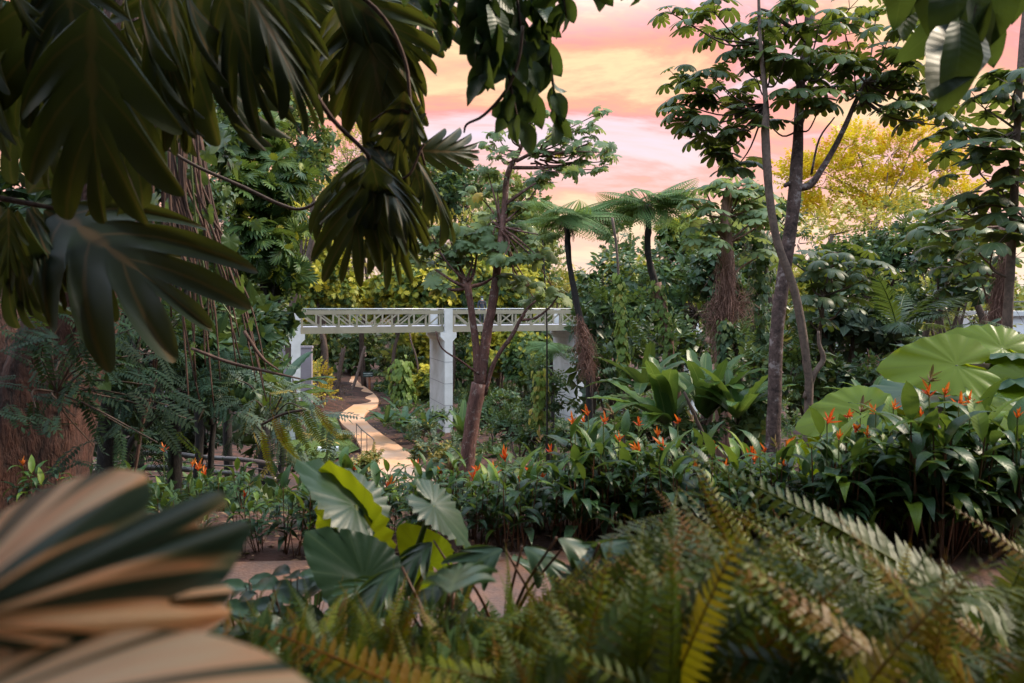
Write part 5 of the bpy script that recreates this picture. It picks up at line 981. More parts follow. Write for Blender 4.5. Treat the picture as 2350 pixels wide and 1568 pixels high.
# pinnate shrub over the giant trunk
r = np.random.default_rng(21); c = at(130, 900, 5.3); o = empty('feathery_branch', c, 'dark feathery branches of small oval leaflets hanging before the giant trunk', 'branch'); b = Bag(); wb_ = Bag()
for u, v, n_ in ((110, 700, 14), (200, 720, 14), (60, 760, 12), (260, 740, 10), (140, 800, 14), (230, 830, 14), (60, 860, 12), (300, 880, 12), (180, 900, 12), (350, 930, 10), (110, 950, 8), (240, 980, 10), (300, 1010, 8), (160, 1020, 8), (20, 930, 8), (210, 760, 8), (390, 960, 6), (330, 800, 8), (20, 800, 10)):
    dz = 5.3 + r.normal() * .25; p = at(u, v, dz); wb_.tube([c, (c + p) / 2 + [0, 0, .06], p + [.2, 0, -.02]], [.010, .008, .004], 4, cap=False)
    for k in range(int(n_ * .62)):
        d = nrm(np.array([r.normal() * .9 + .35, r.normal() * .35 - .2, r.normal() * .35 - .22])); b.stamp(WH['pin'][k % 3], frames(p + r.normal(size=3) * [.11, .1, .08], d, [0, -.3 + r.normal() * .3, 1], r.uniform(.22, .36)), .42 + r.normal() * .2)
for q in (b, wb_): q.V = [v - c for v in q.V]
b.build('foliage', M_pin, o); wb_.build('stem', B_twig, o)
r = np.random.default_rng(22); c = at(620, 970, 11); o = empty('feathery_branch', c, 'grey green feathery sprays arching toward the lawn beside the curved railing', 'branch'); b = Bag(); wb_ = Bag()
for u, v, n_ in ((560, 930, 10), (620, 900, 10), (680, 900, 8), (600, 990, 10), (670, 970, 9), (720, 990, 7), (640, 1040, 7), (700, 940, 8), (540, 870, 8)):
    p = at(u, v, 11 + r.normal() * .3); wb_.tube([c, (c + p) / 2 + [0, 0, .2], p], [.015, .012, .006], 4, cap=False)
    for k in range(n_):
        d = nrm(np.array([r.normal() * .8 + .4, r.normal() * .4 - .2, r.normal() * .35 - .25])); b.stamp(WH['pin'][k % 3], frames(p + r.normal(size=3) * [.2, .15, .15], d, [0, -.3, 1], r.uniform(.35, .6)), .6 + r.normal() * .2)
for q in (b, wb_): q.V = [v - c for v in q.V]
b.build('foliage', M_grey, o); wb_.build('stem', B_twig, o)
# hanging brown fern fronds near the lawn
hf = [tmesh(frondt(1, 26, .10, .3, d, 2, .3, .6, 80), 'frond', M_fern) for d in (.6, 1.1)]
c = at(700, 940, 9.0); o = empty('hanging_fern', c, 'fern with long drooping yellowed fronds hanging before the small lawn', 'fern')
for i, (u, v, u1, v1) in enumerate(((690, 930, 735, 1055), (720, 925, 765, 1040), (660, 940, 700, 1060), (640, 960, 660, 1090), (600, 980, 610, 1120), (625, 950, 650, 1080))):
    a_, c_ = at(u, v, 9.0), at(u1, v1, 8.8); place(o, hf[i % 2], 'frond', a_, (c_ - a_) + [0, 0, .1], [-.3, -.8, .3], np.linalg.norm(c_ - a_) * 1.05, c)
b = Bag(); b.tube([[0, 0, 0], at(650, 950, 9.2) - c, at(600, 975, 9.4) - c], [.02, .02, .02], 5); b.build('stem', B_twig, o)
# ---- overhanging breadfruit branches
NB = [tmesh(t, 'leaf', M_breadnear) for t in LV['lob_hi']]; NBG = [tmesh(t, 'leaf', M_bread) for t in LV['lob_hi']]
for l_, mm in ((NB, M_breadnear), (NBG, M_bread)):
    pass
def rib(L): 
    b = Bag(); b.tube([[0, -.16, .03], [0, 0, .012], [0, .4, .012], [0, .8, -.05]], [.010, .011, .007, .003], 5); return b
B_rib = plain('orange leaf rib', (.20, .10, .045), .5)
B_rib2 = plain('green leaf rib', (.14, .17, .06), .5)
# ribs follow the leaf: build as bent template in the same frame
def ribbed(i, w, n, d, s, tw, matl, matr):
    t = LV['lob_hi'][i]; return t
def leafset(o, org, lst, D, meshes, wid=1.0, seed=0, nm='leaf'):
    r = np.random.default_rng(seed)
    for k, e in enumerate(lst):
        u, v, u1, v1 = e[:4]; dd = e[4] if len(e) > 4 else 0; ks = e[5] if len(e) > 5 else k; nx = e[6] if len(e) > 6 else r.normal() * .5; wd = e[7] if len(e) > 7 else wid
        a_ = at(u, v, D + dd + r.normal() * .08); c_ = at(u1, v1, D + dd + r.normal() * .12); L = np.linalg.norm(c_ - a_)
        place(o, meshes[ks % len(meshes)], nm, a_, c_ - a_, [nx, -.85, .45 + r.normal() * .3], (L * wd * 1.02, L * 1.02, L), org)
def branch(label, D, pts, rad, leaves, meshes, seed, wid=1.0, more=(), bark=B_root, name='breadfruit_branch', nm='leaf'):
    P = [at(u, v, D) for u, v in pts]; org = P[0]; o = empty(name, org, label, 'branch'); b = Bag(); b.tube([p - org for p in P], [px(r_, D) for r_ in rad], 8, .05)
    for m_ in more: b.tube([at(u, v, D) - org for u, v in m_], [px(4, D)] + [px(2.5, D)] * (len(m_) - 1), 6)
    b.build('stem', bark, o); leafset(o, org, leaves, D, meshes, wid, seed, nm); return o
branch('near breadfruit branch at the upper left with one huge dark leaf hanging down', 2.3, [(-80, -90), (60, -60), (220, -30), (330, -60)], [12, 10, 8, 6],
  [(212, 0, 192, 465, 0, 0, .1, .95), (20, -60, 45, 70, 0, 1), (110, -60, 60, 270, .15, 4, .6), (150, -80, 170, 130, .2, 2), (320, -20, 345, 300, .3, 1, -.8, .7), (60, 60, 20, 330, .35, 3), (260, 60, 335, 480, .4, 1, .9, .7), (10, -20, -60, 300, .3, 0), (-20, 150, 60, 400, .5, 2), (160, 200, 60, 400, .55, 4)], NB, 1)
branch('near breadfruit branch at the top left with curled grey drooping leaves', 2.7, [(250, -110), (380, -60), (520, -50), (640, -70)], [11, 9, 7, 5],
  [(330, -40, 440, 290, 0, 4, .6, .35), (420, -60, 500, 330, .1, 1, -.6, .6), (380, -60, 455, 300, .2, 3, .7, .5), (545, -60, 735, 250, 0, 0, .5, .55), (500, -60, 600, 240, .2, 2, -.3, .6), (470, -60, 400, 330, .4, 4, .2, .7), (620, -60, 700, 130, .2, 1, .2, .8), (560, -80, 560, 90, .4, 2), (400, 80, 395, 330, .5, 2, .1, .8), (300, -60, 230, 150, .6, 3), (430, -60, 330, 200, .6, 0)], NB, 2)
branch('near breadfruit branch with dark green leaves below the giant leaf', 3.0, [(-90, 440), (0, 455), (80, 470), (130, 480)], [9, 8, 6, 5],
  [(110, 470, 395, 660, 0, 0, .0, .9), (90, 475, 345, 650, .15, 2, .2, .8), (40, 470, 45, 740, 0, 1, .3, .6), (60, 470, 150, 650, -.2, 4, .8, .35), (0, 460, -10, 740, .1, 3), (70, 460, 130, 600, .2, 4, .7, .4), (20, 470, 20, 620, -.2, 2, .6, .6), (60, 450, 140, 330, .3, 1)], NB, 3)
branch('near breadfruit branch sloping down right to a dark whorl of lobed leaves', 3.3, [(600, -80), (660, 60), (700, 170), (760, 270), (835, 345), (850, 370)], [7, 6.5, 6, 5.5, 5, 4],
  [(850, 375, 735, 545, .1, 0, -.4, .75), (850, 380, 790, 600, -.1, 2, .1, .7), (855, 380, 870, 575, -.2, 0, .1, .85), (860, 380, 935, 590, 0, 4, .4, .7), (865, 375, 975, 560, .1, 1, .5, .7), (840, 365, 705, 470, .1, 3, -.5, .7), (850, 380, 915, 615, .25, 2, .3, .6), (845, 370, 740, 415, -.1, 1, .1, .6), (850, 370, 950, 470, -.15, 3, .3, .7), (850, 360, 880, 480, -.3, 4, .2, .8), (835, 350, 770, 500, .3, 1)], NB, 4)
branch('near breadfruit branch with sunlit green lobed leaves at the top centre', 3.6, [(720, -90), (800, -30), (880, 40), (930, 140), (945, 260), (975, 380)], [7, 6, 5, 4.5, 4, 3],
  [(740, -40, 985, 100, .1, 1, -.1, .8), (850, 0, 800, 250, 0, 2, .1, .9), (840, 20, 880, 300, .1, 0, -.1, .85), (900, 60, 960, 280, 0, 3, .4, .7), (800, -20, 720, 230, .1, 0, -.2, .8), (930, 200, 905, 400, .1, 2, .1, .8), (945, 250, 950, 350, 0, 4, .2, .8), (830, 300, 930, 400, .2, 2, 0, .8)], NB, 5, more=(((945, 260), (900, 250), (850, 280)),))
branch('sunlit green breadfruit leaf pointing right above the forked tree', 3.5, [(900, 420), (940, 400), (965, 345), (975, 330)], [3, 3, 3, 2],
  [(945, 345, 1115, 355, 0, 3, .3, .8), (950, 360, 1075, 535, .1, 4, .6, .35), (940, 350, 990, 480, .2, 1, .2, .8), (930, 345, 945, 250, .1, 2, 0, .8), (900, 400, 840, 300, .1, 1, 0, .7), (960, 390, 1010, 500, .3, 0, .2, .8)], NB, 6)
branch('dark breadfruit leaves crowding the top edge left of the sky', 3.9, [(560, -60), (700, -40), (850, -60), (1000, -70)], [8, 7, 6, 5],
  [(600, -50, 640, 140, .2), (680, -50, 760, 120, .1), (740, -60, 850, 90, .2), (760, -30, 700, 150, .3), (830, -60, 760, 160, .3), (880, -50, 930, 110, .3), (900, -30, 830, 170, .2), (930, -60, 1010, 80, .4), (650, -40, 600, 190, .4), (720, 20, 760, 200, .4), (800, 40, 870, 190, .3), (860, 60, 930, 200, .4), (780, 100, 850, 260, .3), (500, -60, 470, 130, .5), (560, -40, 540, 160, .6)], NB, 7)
OV = [tmesh(t, 'leaf', M_heli) for t in LV['ovn']]
def strand(label, D, pts, n, ls, seed, name='leafy_branch', top=None):
    r = np.random.default_rng(seed); P = np.array([at(u, v, D) for u, v in pts]); org = P[0]; o = empty(name, org, label, 'branch'); b = Bag(); b.tube(P - org, [px(3.5, D)] * (len(P) - 1) + [px(1.5, D)], 6, .05); b.build('stem', B_twig, o)
    for k in range(n):
        t = (k + r.random()) / n * (len(P) - 1.001); i = int(t); p = P[i] * (1 - t + i) + P[i + 1] * (t - i); d = np.array([r.normal() * .55, r.normal() * .4, -1.0 + r.normal() * .3])
        place(o, OV[k % 3], 'leaf', p, d, [r.normal() * .8, -.8, .4], ls * r.uniform(.75, 1.15), org)
    return o
for i, (pts, n, ls) in enumerate(((((1080, -60), (1090, 60), (1120, 160)), 13, .17), (((1110, -60), (1150, 80), (1170, 190), (1190, 280)), 18, .19), (((1180, -60), (1195, 60), (1215, 150), (1225, 240)), 17, .19), (((1230, -60), (1250, 60), (1265, 160), (1280, 290)), 17, .17), (((1020, -60), (1010, 10), (1020, 70)), 8, .13), (((940, -60), (985, 0), (1040, 40), (1080, 90)), 9, .13), (((1270, -80), (1290, -20), (1300, 40)), 9, .15), (((1150, -60), (1170, 20), (1175, 110)), 16, .22), (((1090, -60), (1130, 20), (1140, 120)), 14, .22), (((1320, -90), (1350, -60), (1370, -40)), 7, .16), (((1430, -90), (1460, -60), (1490, -50)), 8, .16), (((1220, -60), (1225, 0), (1240, 100)), 14, .2))):
    strand(('dark glossy oval leaves hanging from above, ' + ['left strand of the central curtain', 'long strand ending near the bare twig', 'middle strand of the central curtain', 'rightmost long strand against the sky', 'short strand left of the central curtain', 'short slanting strand at the top centre', 'short strand right of the central curtain', 'dense inner strand of the curtain', 'dense left inner strand of the curtain', 'small cluster at the top edge of the sky', 'second small cluster by the top edge', 'dense right inner strand of the curtain'][i]), 3.1 + .12 * (i % 4), pts, n, ls, 40 + i)
b = Bag(); D = 3.2; P = [at(*q, D) for q in ((1200, 60), (1190, 140), (1160, 210), (1110, 265), (1072, 285), (1065, 305))]; b.tube([p - P[0] for p in P], [px(4, D), px(4, D), px(4, D), px(3.5, D), px(3, D), px(2, D)], 7, .04); oo = b.build('bare_twig', B_thin); oo.location = tuple(P[0]); tag(oo, 'bare curved twig hanging out of the dark central leaf curtain', 'twig')
LB = [tmesh(blade(1, w, 10, P_ov, 5, d, .2, wave=.012), 'leaf', M_heli) for w, d in ((.42, .3), (.46, .8), (.4, 1.1))]
def strand2(label, D, lst, pts, seed):
    P = [at(u, v, D) for u, v in pts]; org = P[0]; o = empty('leafy_branch', org, label, 'branch'); b = Bag(); b.tube([p - org for p in P], [px(4, D)] * (len(P) - 1) + [px(2, D)], 6); b.build('stem', B_twig, o); leafset(o, org, lst, D, LB, 1.0, seed)
strand2('long ribbed dark leaves hanging at the top right corner', 2.8, [(2230, -40, 2270, 175), (2250, -20, 2180, 150, .1), (2200, 40, 2245, 225, -.1), (2220, 60, 2165, 190, .1), (2300, -60, 2300, 90, .1), (2190, -60, 2230, 100, .2), (2260, 20, 2290, 160, .2), (2240, 90, 2200, 235, .1), (2210, -20, 2150, 120, .25), (2280, -60, 2320, 60, .2), (2330, -80, 2340, 40, .3)], [(2260, -100), (2245, -20), (2225, 60), (2215, 110)], 50)
strand2('dark leaves hanging at the top edge above the cecropia crown', 3.0, [(2040, -80, 2035, 15), (2080, -80, 2060, 60), (2100, -80, 2125, 55, .1), (2060, -70, 2095, 75, .1), (2120, -80, 2150, 20, .1), (2150, -80, 2165, 30)], [(2000, -110), (2080, -95), (2160, -100)], 51)
# overhead crown of the breadfruit tree, out of view, added to shade the foreground
base = np.array([-1.8, -3.2, 5.2]); ot = empty('breadfruit_tree', base, 'breadfruit tree of the overhanging branches, unseen crown added to shade the foreground', 'tree'); lb_ = Bag(); tb = Bag()
bl = [(np.array([-2.0, 1.5, 11.2]), np.array([3.2, 3.2, 1.2])), (np.array([2.0, 1.0, 11.4]), np.array([3.0, 3.0, 1.1])), (np.array([0, -3, 11.5]), np.array([4, 3.5, 1.6])), (np.array([-5, -1, 10.8]), np.array([2.5, 3, 1.5])), (np.array([5.0, -1, 11.2]), np.array([2.5, 3, 1.3]))]
p, d, C = crown_pts(bl, 480, .3, .6, .2, 77); foliage(lb_, p, d, WH['bread'], (.5, .7), .45, .35, 'whorl', 77, .35, .2, tb, C, .3)
tb.tube([base, base + [.1, .3, 2], base + [.3, .6, 4.2], [0, -2, 10.6]], [.32, .26, .22, .12], 12, .04)
for b_ in bl: tb.tube([[-1.2, -2.4, 9.2], (b_[0] + [-1.2, -2.4, 9.2]) / 2 - [0, 0, .2], b_[0]], [.12, .09, .04], 7, .04)
for q in (tb, lb_): q.V = [v - base for v in q.V]
tb.build('trunk', B_thin, ot); lb_.build('crown', M_bread, ot)
# ---- heliconias
def heli_mesh(seed, ns=5, nl=6):
    r = np.random.default_rng(seed); lb_ = Bag(); sb = Bag(); lf = [blade(1, w, 8, P_lan, 3, d, .28, side=s, wave=.01) for w, d, s in ((.27, 1.3, .05), (.24, 1.9, -.08), (.28, .8, .1), (.22, 2.3, 0))]
    for s_ in range(ns):
        a_ = r.uniform(0, 6.3); p0 = np.array([math.cos(a_), math.sin(a_), 0]) * r.uniform(.02, .14); h = r.uniform(.62, .92); ln = r.normal(size=2) * .10; top = p0 + [ln[0], ln[1], h]; mid_ = (p0 + top) / 2 + [ln[0] * .2, ln[1] * .2, 0]
        sb.tube([p0 - [0, 0, .05], mid_, top], [.010, .008, .004], 5, cap=False, sub=3)
        for k in range(nl):
            f = .28 + .72 * (k + .5) / nl; p = p0 * (1 - f) + top * f; ph = k * 2.6 + s_ * 1.1 + r.normal() * .3; el = r.uniform(.35, 1.15) if k < nl - 1 else 1.35
            d = np.array([math.cos(ph) * math.cos(el), math.sin(ph) * math.cos(el), math.sin(el)]); ti = .42 + r.normal() * .13 + (.35 if r.random() < .07 else 0)
            if k == nl - 1: ti += .25
            lb_.stamp(lf[r.integers(0, 4)], frames(p + d * .02, d, [-d[0], -d[1], 1.0], r.uniform(.30, .44)), ti)
        if r.random() < .7: sb.tube([p0 * 1.3, p0 * 1.3 + [r.normal() * .12, r.normal() * .12, h * .5]], [.006, .004], 4, cap=False, sub=1)
    a_ = lb_.mesh('foliage'); a_.materials.append(M_heli); c_ = sb.mesh('stem'); c_.materials.append(B_rstem); return a_, c_
HELI = [heli_mesh(s_) for s_ in range(7)]
def flower_mesh(seed, wither=False):
    r = np.random.default_rng(seed); b = Bag(); br = blade(1, .26, 4, lambda t: np.sin(np.pi * (t * .85 + .12)) ** .8, 3, -.35, .9); n = 5 if not wither else 6
    for i in range(n):
        ph = i * 2.2 + r.normal() * .3; al = .30 + .17 * (n - i) + r.normal() * .15; d = np.array([math.sin(al) * math.cos(ph), math.sin(al) * math.sin(ph), math.cos(al)]); b.stamp(br, frames([0, 0, .012 * i], d, [-d[0], -d[1], .6], r.uniform(.06, .10)), [.15, .5, .85, .6, .95, .4][i] - (0 if not wither else .0))
    for i in range(6): d = nrm(r.normal(size=3) * [.5, .5, .1] + [0, 0, 1]); b.tube([[0, 0, .02], d * r.uniform(.05, .08)], [.006, .002], 4, cap=False, sub=1, tint=1.0)
    me = b.mesh('flower'); me.materials.append(M_flower if not wither else M_dead); return me
b = Bag(); b.tube([[0, 0, -1.0], [0.01, 0, -.5], [0, 0, 0.01]], [.006, .005, .005], 4, cap=False, sub=2); STK = b.mesh('flower_stalk'); STK.materials.append(B_stem)
FLO = [flower_mesh(s_) for s_ in range(6)] + [flower_mesh(9, True)]
D5 = 5.4
flo = [(1385, 968, 0), (1350, 950, .3), (1320, 975, .2), (1410, 950, .5), (1465, 975, .4), (1340, 970, .6), (1470, 1030, .2), (1555, 970, .6), (1592, 966, .4), (1660, 1070, .1), (1640, 1030, .3), (1160, 1055, .4), (1265, 1040, .5), (1240, 1012, .8), (808, 1075, .7), (1085, 1100, .1), (1130, 1090, .1), (1100, 1085, .5), (1722, 1045, .1), (1755, 1035, .2), (1782, 1025, .3), (1800, 1022, .1), (1800, 1068, -.1), (1730, 1060, .4), (1898, 968, -.1), (1925, 1012, -.2), (2133, 880, -.2), (2132, 912, -.3), (2167, 905, -.1), (2200, 930, 0), (2225, 935, -.2), (1965, 985, .1), (1945, 952, .3), (2080, 930, .1), (2050, 935, .3), (2335, 962, -.3), (1975, 945, .2), (1990, 1000, 0), (2110, 955, .2), (455, 1078, 2.6), (440, 1068, 2.9), (470, 1092, 2.3), (562, 1138, 1.2), (500, 1095, 2.2), (375, 1035, 3.2), (1240, 1100, .2), (1190, 1120, .1), (1010, 1085, 1.0), (1040, 1075, .9), (1510, 1000, .3), (1530, 1035, 0), (1600, 1080, 0), (890, 1120, .2), (960, 1075, 1.2), (1420, 1010, .1), (1215, 1085, .6), (800, 1095, .5), (52, 1065, .9), (130, 1098, .6), (2010, 945, .4)]
flo = [f for f in flo]
flo.sort(key=lambda t: t[0])
def hel(x, y, H, i, label, grp, fl=None):
    z = float(gh(x, y)) - .02 if y > 4.9 else 5.2; o = empty('heliconia', (x, y, z), label, 'heliconia', grp, rz=R.uniform(0, 6.28))
    s_ = (H, H, H); o.scale = s_; put('foliage', HELI[i % 7][0], o); put('stem', HELI[i % 7][1], o)
    if fl is not None: f_ = put('flower', FLO[i % 7], o, (0, 0, fl / H)); q_ = R.uniform(.65, 1.15) / H; f_.scale = (q_, q_, q_); f_.rotation_euler = (R.normal() * .3, R.normal() * .3, 0); k_ = put('flower_stalk', STK, o, (0, 0, fl / H)); k_.scale = (1 / H, 1 / H, fl / H)
    return o
for i, (u, v, dd) in enumerate(flo):
    D = D5 + dd - (.35 if u > 1850 else 0) - (.15 if 700 < u <= 1850 else 0); q = at(u, v, D); z0 = float(gh(q[0], q[1])); hf_ = q[2] - z0; H = min(hf_ * 1.02, 1.45)
    side = 'near the curved railing' if u < 620 else ('below the tan path' if u < 1290 else ('below the paddle clumps' if u < 1700 else ('at the pale trunk' if u < 1850 else 'by the elephant ears')))
    hel(q[0], q[1], max(.5, H * .92) if u > 620 else .5, i, 'orange flowered heliconia ' + side + ', ' + ordi(i + 1) + ' flower from the left', 'flowering heliconias in the bed', hf_)
fl2 = []
r = np.random.default_rng(31)
for row, (yy, n) in enumerate(((5.08, 32), (5.5, 29), (6.0, 25), (6.7, 22))):
    for k in range(n):
        y = yy + r.normal() * .08; x0, x1 = -2.9 - row * .35, 4.3 + row * .9; x = x0 + (x1 - x0) * (k + .5) / n + r.normal() * .06; u = 1175 + x / y * F
        vt = np.interp(u, [450, 700, 900, 1200, 1350, 1500, 1750, 1850, 2000, 2200, 2400], [1135, 1110, 1090, 1070, 1045, 1040, 1045, 1045, 1015, 965, 960]) + r.normal() * 24
        zt = EYE + (705 - vt) / F * y; H = zt - float(gh(x, y)); 
        if H > .3: fl2.append((row, x, y, min(H, 1.5) * 1.04))
cnt = [0] * 4
for j, (row, x, y, H) in enumerate(fl2):
    cnt[row] += 1; hel(x, y, H, j + 3, 'flowerless heliconia, ' + ordi(cnt[row]) + ' clump from the left in the ' + ['front row', 'second row', 'third row', 'back row'][row], 'heliconias without flowers')
# ---- elephant ears
EAR = {m_.name: [tmesh(t, 'leaf', m_) for t in (heart(1, .02, 6, .10, 14, .5), heart(1, .025, 6, .22, 18, 1.0), heart(1, .045, 6, .15, 26, .8))] for m_ in (M_ear, M_ear2)}
def ears(label, base, lst, name='elephant_ear', sm=B_stem):
    o = empty(name, base, label, 'elephant ear')
    for (pos, yd, up, L, key, var, straight) in lst:
        if L > .6: L *= .86
        pos = np.asarray(pos, float); place(o, EAR[{'y': M_ear, 'b': M_ear2}[key].name][var], 'leaf', pos, yd, up, L, base)
        b = Bag(); d = pos - base; b.tube([[0, 0, 0], d * [.25, .25, .5] + [0, 0, .02], d * [.75, .75, .88], d], [.016 * (1 + L), .013 * (1 + L), .009 * (1 + L), .006 * (1 + L)], 7, .02); b.build('leaf_stalk', sm, o)
E = lambda u, v, D: at(u, v, D)
b0 = np.array([px(2200 - 1175, 6.0), 6.1, 5.05])
ears('giant elephant ear with one huge yellow green leaf raised above the heliconias', b0, [
 (E(2195, 838, 5.90), (-.95, .22, -.02), (-.05, -.72, .62), .93, 'y', 0, 0),
 (E(2300, 800, 6.3), (-.8, .4, .3), (-.1, -.6, .7), .80, 'y', 1, 0),
 (E(2120, 905, 6.00), (-1, .1, -.06), (-.05, -.22, 1), 1.032, 'b', 1, 0),
 (E(2300, 860, 6.20), (.9, .1, .15), (.1, -.1, 1), 1.133, 'b', 1, 0)])
b0 = np.array([px(1960 - 1175, 6.1), 6.2, 5.0])
ears('elephant ear spreading low green leaves right of the pale trunk', b0, [
 (E(1985, 945, 5.90), (-1, .1, -.20), (-.15, -.55, .85), 0.891, 'y', 0, 0),
 (E(2020, 990, 6.00), (-.8, -.1, -.25), (.1, -.5, .9), 0.672, 'y', 1, 0),
 (E(1860, 1040, 5.90), (.2, .1, -.6), (.3, -.9, .4), 0.433, 'y', 1, 0), (E(2060, 960, 6.20), (.2, .3, .5), (.1, -.8, .5), 0.596, 'y', 0, 0)])
b0 = np.array([px(2380 - 1175, 5.9), 6.0, 5.1])
ears('elephant ear at the right edge with overlapping lit leaves', b0, [
 (E(2355, 935, 5.70), (-1, .05, -.10), (-.1, -.5, .86), 1.043, 'y', 0, 0),
 (E(2375, 880, 5.90), (-1, .2, .0), (.0, -.7, .7), 0.747, 'y', 1, 0),
 (E(2330, 810, 6.30), (-1, .3, .1), (0, -.2, 1), 0.951, 'b', 1, 0), (E(2250, 900, 6.40), (.3, -.3, -.7), (.2, -.9, .5), 0.711, 'y', 0, 0)])
b0 = at(838, 1600, 2.45); 
ears('scallop edged elephant ear at the stone path, leaves turned up', b0, [
 (E(810, 1258, 2.62), (-.22, .25, .9), (.35, .75, -.1), .44, 'y', 2, 0),
 (E(815, 1160, 2.60), (-.75, .1, .72), (.62, -.35, .62), .37, 'b', 2, 0),
 (E(835, 1330, 2.40), (-.70, -.05, .66), (.25, -.75, .62), .34, 'b', 2, 0)])
b0 = at(905, 1600, 2.7)
ears('elephant ear on a long pale stalk leaning right over the stone path', b0, [
 (E(995, 1160, 2.75), (.72, .1, -.62), (.55, -.30, .75), .30, 'b', 2, 0),
 (E(985, 1290, 2.8), (-.3, -.2, .5), (.1, -.8, .5), .26, 'y', 2, 0)])
# low philodendron with lobed leaves
NL = [tmesh(t, 'leaf', M_ear2) for t in LV['lob_hi']]; 
for q_, (lab, bu, D, spr, n, sd) in enumerate((('lobed leaf philodendron in front of the stone path', (1150, 1600), 2.35, 170, 14, 5), ('small lobed leaf philodendron left of the sword ferns', (1020, 1620), 2.0, 130, 11, 6), ('lobed leaf philodendron half hidden by the sword ferns', (1290, 1640), 2.2, 150, 12, 9))):
    r = np.random.default_rng(sd); b0 = at(*bu, D); o = empty('philodendron', b0, lab, 'philodendron')
    for k in range(n):
        u = bu[0] + r.uniform(-1, 1) * spr; v = r.uniform(1230, 1450) + (0 if q_ != 1 else 60); p = at(u, v, D + r.normal() * .2); d = nrm(np.array([(u - bu[0]) / spr + r.normal() * .4, r.normal() * .5 - .2, -.25 + r.normal() * .2])); place(o, NL[k % 5], 'leaf', p, d, [0, -.45, 1], r.uniform(.17, .25), b0)
        b = Bag(); dd = p - b0; b.tube([[0, 0, 0], dd * [.3, .3, .55], dd], [.007, .006, .004], 5, .02); b.build('leaf_stalk', B_rstem, o)
OVM = [tmesh(t, 'leaf', M_ear2) for t in LV['ovn']]
for lab, bu, D, n, sd, rg in (('small bluish leaved plant growing at the near edge of the stone path', (690, 1600), 2.5, 22, 3, (610, 760, 1300, 1480)), ('leafy sprig beside the striped leaf at the stone path', (560, 1640), 2.0, 16, 4, (470, 640, 1420, 1560)), ('narrow bluish sprig leaning over the stone path near the striped leaf', (590, 1640), 2.6, 20, 7, (520, 660, 1330, 1460)), ('low bluish leaved sprig under the scalloped elephant ears', (860, 1640), 2.2, 20, 8, (760, 960, 1400, 1520))):
    r = np.random.default_rng(sd); b0 = at(*bu, D); o = empty('leafy_sprig', b0, lab, 'plant'); b = Bag()
    for k in range(n):
        u, v = r.uniform(rg[0], rg[1]), r.uniform(rg[2], rg[3]); p = at(u, v, D + r.normal() * .15); s_ = -1 if k % 2 else 1; place(o, OVM[k % 3], 'leaf', p, [s_ * .9, r.normal() * .3, .1 + r.normal() * .2], [0, -.4, 1], r.uniform(.09, .14), b0); b.tube([[0, 0, 0], (p - b0) * [.6, .6, .6], p - b0], [.004, .003, .002], 4, cap=False)
    b.build('stem', B_rstem, o)
# ---- sword ferns
FRL = [frondt(1, 40, .095, .30, d, 2, .3, .5, 80, .005) for d in (.4, .8, 1.2, .3, .6)]
FR = [tmesh(t, 'frond', M_fern) for t in FRL]; FRT = [t.V[-20::2] for t in FRL]
fl3 = [(1480, 1.25, -.4), (1640, 1.1, -.3), (1800, 1.2, -.2), (1960, 1.35, -.35), (2130, 1.15, -.5), (2300, 1.3, -.7), (1330, 1.45, -.5), (1560, 1.6, -.4), (1740, 1.7, -.1), (1900, 1.8, -.2), (2080, 1.75, -.3), (2250, 1.85, -.5), (2420, 1.6, -.8), (1240, 1.3, -.3), (1120, 1.5, -.2), (1420, 1.9, -.4), (2400, 2.1, -.8), (1000, 1.25, -.1), (860, 1.4, -.2), (720, 1.5, .1), (1600, .95, -.3), (1850, .95, -.2), (2100, .95, -.4), (1350, 1.0, -.2), (1120, 1.05, -.2), (900, 1.1, -.2), (2350, 1.0, -.5), (1680, 2.0, -.2)]
fl3 += [(1440, 1.55, -.5), (1520, 1.35, -.4), (1700, 1.4, -.3), (1820, 1.5, -.3), (1990, 1.6, -.3), (2180, 1.5, -.5), (2360, 1.75, -.6), (1280, 1.7, -.3), (1200, 1.0, -.2), (1480, 1.0, -.3), (1720, .85, -.3), (1980, .9, -.3), (2230, .9, -.5), (1010, 1.0, -.2), (800, 1.1, 0), (1100, .85, -.2), (1300, .8, -.3), (1600, 1.9, -.4), (2000, 2.1, -.3), (2200, 2.2, -.4)]
fl3 += [(520, 1.9, 0), (640, 1.8, 0), (760, 1.7, 0), (900, 1.6, 0), (1030, 1.7, 0), (1150, 1.9, 0), (600, 1.5, 0), (960, 2.0, 0), (1080, 1.3, 0), (680, 1.3, 0)]
fl3.sort()
r = np.random.default_rng(8)
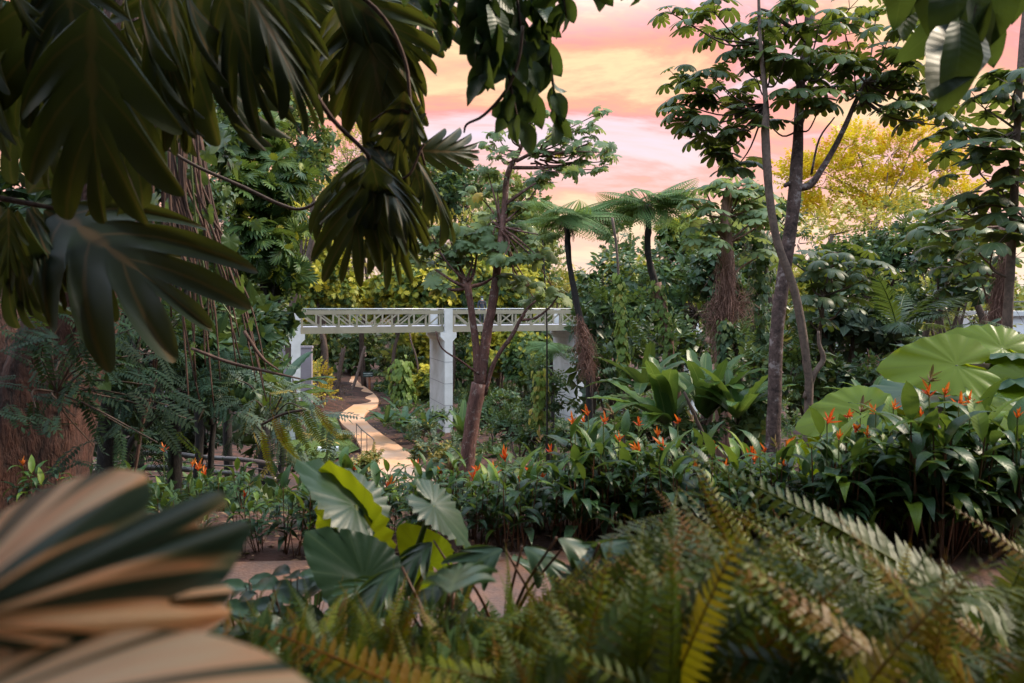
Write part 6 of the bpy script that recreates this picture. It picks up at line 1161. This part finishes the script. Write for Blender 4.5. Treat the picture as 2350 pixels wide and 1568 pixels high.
for i, (u, D, lx) in enumerate(fl3):
    D = max(D, 1.0) + .22; lx = lx if u > 1300 else lx * .2
    big = u > 1200; x = px(u - 1175, D); b0 = np.array([x - lx * .3, D, float(gh(x, D)) + .02]); o = empty('sword_fern', b0, ('tall' if big else 'low') + ' sword fern in the near foreground, ' + ordi(i + 1) + ' plant from the left', 'fern', 'sword ferns filling the near foreground')
    tz = EYE + (705 - np.interp(u, [700, 1000, 1120, 1250, 1450, 1560, 1750, 1880, 2050, 2200, 2400], [1510, 1460, 1410, 1290, 1180, 1110, 1130, 1110, 1190, 1120, 1150])) / F * D; H = max(.45, (tz - 5.28) * np.interp(u, [1100, 1400], [1.05, 1.28]))
    b = Bag(); b.tube([[0, 0, -.1], [0, 0, .08]], [.03, .02], 7, .1); b.build('rootstock', B_fib, o)
    for k in range(15):
        tg_ = abs(r.normal()) * 120 - (95 if r.random() < .16 and u > 1300 else 0)
        ph = k * 2.39996 + r.normal() * .2; el = r.uniform(.45, 1.25); d = np.array([math.cos(el) * math.cos(ph) * .8 + lx * 1.3 - (.15 if u > 1300 else 0), abs(math.cos(el) * math.sin(ph)) * .5 - .12, math.sin(el)])
        pb_ = b0 + d * .03 + [r.normal() * .09, r.normal() * .06, 0]; nz_ = [-d[0] * 1.1 + r.normal() * .4, -.75 + r.normal() * .35, .45]; d = d + r.normal(size=3) * [.25, .1, .2]; ki = int(r.integers(0, 5)); Mx = frames(pb_, d, nz_)[0]; Sp = FRT[ki] @ Mx[:, :3].T; L_ = r.uniform(.85, 1.3)
        for _ in range(14):
            P_ = pb_ + Sp * L_; uu_ = 1175 + P_[:, 0] / np.maximum(P_[:, 1], .1) * F; vv_ = 705 - (P_[:, 2] - EYE) / np.maximum(P_[:, 1], .1) * F
            lim = np.interp(uu_, [500, 1000, 1120, 1250, 1420, 1560, 1750, 1880, 2050, 2200, 2400], [1500, 1460, 1420, 1300, 1200, 1090, 1180, 1130, 1300, 1180, 1140])
            if (vv_ > lim + tg_).all() and (P_[:, 1] > .75).all(): break
            L_ *= .92
        place(o, FR[ki], 'frond', pb_, d, nz_, L_, b0)
# ---- variegated leaf, very near
m, tt = newmat('striped shell ginger leaf'); uv = N(tt, 'ShaderNodeUVMap'); sp_ = N(tt, 'ShaderNodeSeparateXYZ'); tt.links.new(uv.outputs[0], sp_.inputs[0])
uu = mth(tt, 'ABSOLUTE', mth(tt, 'SUBTRACT', sp_.outputs[0], .5)); cm = N(tt, 'ShaderNodeCombineXYZ'); tt.links.new(mth(tt, 'ADD', mth(tt, 'MULTIPLY', sp_.outputs[0], 17.0), mth(tt, 'MULTIPLY', sp_.outputs[1], 1.5)), cm.inputs[0]); tt.links.new(mth(tt, 'MULTIPLY', sp_.outputs[1], .8), cm.inputs[1])
oi = N(tt, 'ShaderNodeObjectInfo'); tt.links.new(mth(tt, 'MULTIPLY', oi.outputs['Random'], 20.0), cm.inputs[2]); nn = N(tt, 'ShaderNodeTexNoise', i_Scale=1.0, i_Detail=1.6, i_Roughness=.5); tt.links.new(cm.outputs[0], nn.inputs[0])
rr_ = ramp(tt, [(.45, (.035, .070, .050)), (.485, (.15, .17, .09)), (.525, (.96, .54, .30)), (.62, (.97, .73, .50))]); tt.links.new(nn.outputs[0], rr_.inputs[0])
pb = N(tt, 'ShaderNodeBsdfPrincipled'); pb.inputs['Roughness'].default_value = .45; tt.links.new(rr_.outputs[0], pb.inputs['Base Color']); tr_ = N(tt, 'ShaderNodeBsdfTranslucent'); tt.links.new(rr_.outputs[0], tr_.inputs[0]); ms = N(tt, 'ShaderNodeMixShader'); ms.inputs[0].default_value = .55; tt.links.new(pb.outputs[0], ms.inputs[1]); tt.links.new(tr_.outputs[0], ms.inputs[2]); oo = N(tt, 'ShaderNodeOutputMaterial'); tt.links.new(ms.outputs[0], oo.inputs[0])
D = .50; b0 = at(-330, 1760, .50) - [0, 0, .4]; o = empty('striped_leaf_plant', b0, 'very near blurred plant with pleated peach and green striped fan leaves at the lower left', 'plant')
def fan(cu, cv, tab, D, dt, seed, wob=.0):
    a = np.radians([q[0] for q in tab]); rr = [q[1] for q in tab]; na, nr = 90, 14; V = []; U = []
    for j in range(nr + 1):
        f = .04 + .96 * j / nr
        for i in range(na + 1):
            th = a[0] + (a[-1] - a[0]) * i / na; r_ = np.interp(th, a, rr) * f
            dd = D + dt * f * f + wob * f * math.sin(i * 1.15) + .02 * math.sin(th * 5 + seed) * f
            V.append(at(cu + r_ * math.cos(th), cv - r_ * math.sin(th), dd)); U.append([i / na, f])
    return np.array(V), U, na + 1, nr + 1
for cu, cv, tab, dd, dt, sd in ((-150, 1450, [(-14, 380), (-9, 520), (-5, 600), (-2.5, 560), (0, 630), (4, 690), (6, 620), (8, 640), (11, 690), (14, 720), (18.4, 775), (20.5, 745), (21.6, 640), (22.3, 640), (23.3, 735), (26.9, 735), (27.8, 640), (28.8, 545), (32, 590), (37, 606), (42, 560), (48, 470), (59, 330), (75, 230), (95, 160)], .46, .26, 1), (-250, 1720, [(-4, 990), (0, 1010), (7.7, 990), (14.5, 890), (20.7, 760), (30, 520), (45, 330), (70, 260)], .38, .20, 2), (-60, 1420, [(1, 560), (6, 600), (9, 570), (12, 380), (17, 300)], .58, .16, 3)):
    V, U, c_, r_ = fan(cu, cv, tab, dd, dt, sd); b = Bag(); b.V.append(V - b0); b.F.append(grid_faces(r_, c_)); b.U.append(np.array(U)); b.t.append(np.zeros(len(V))); b.n = len(V); b.build('leaf', m, o)
    b = Bag(); q = at(cu, cv, dd) - b0; b.tube([[0, 0, 0], q * [.4, .4, .6], q], [.007, .006, .004], 6); b.build('leaf_stalk', B_stem, o)
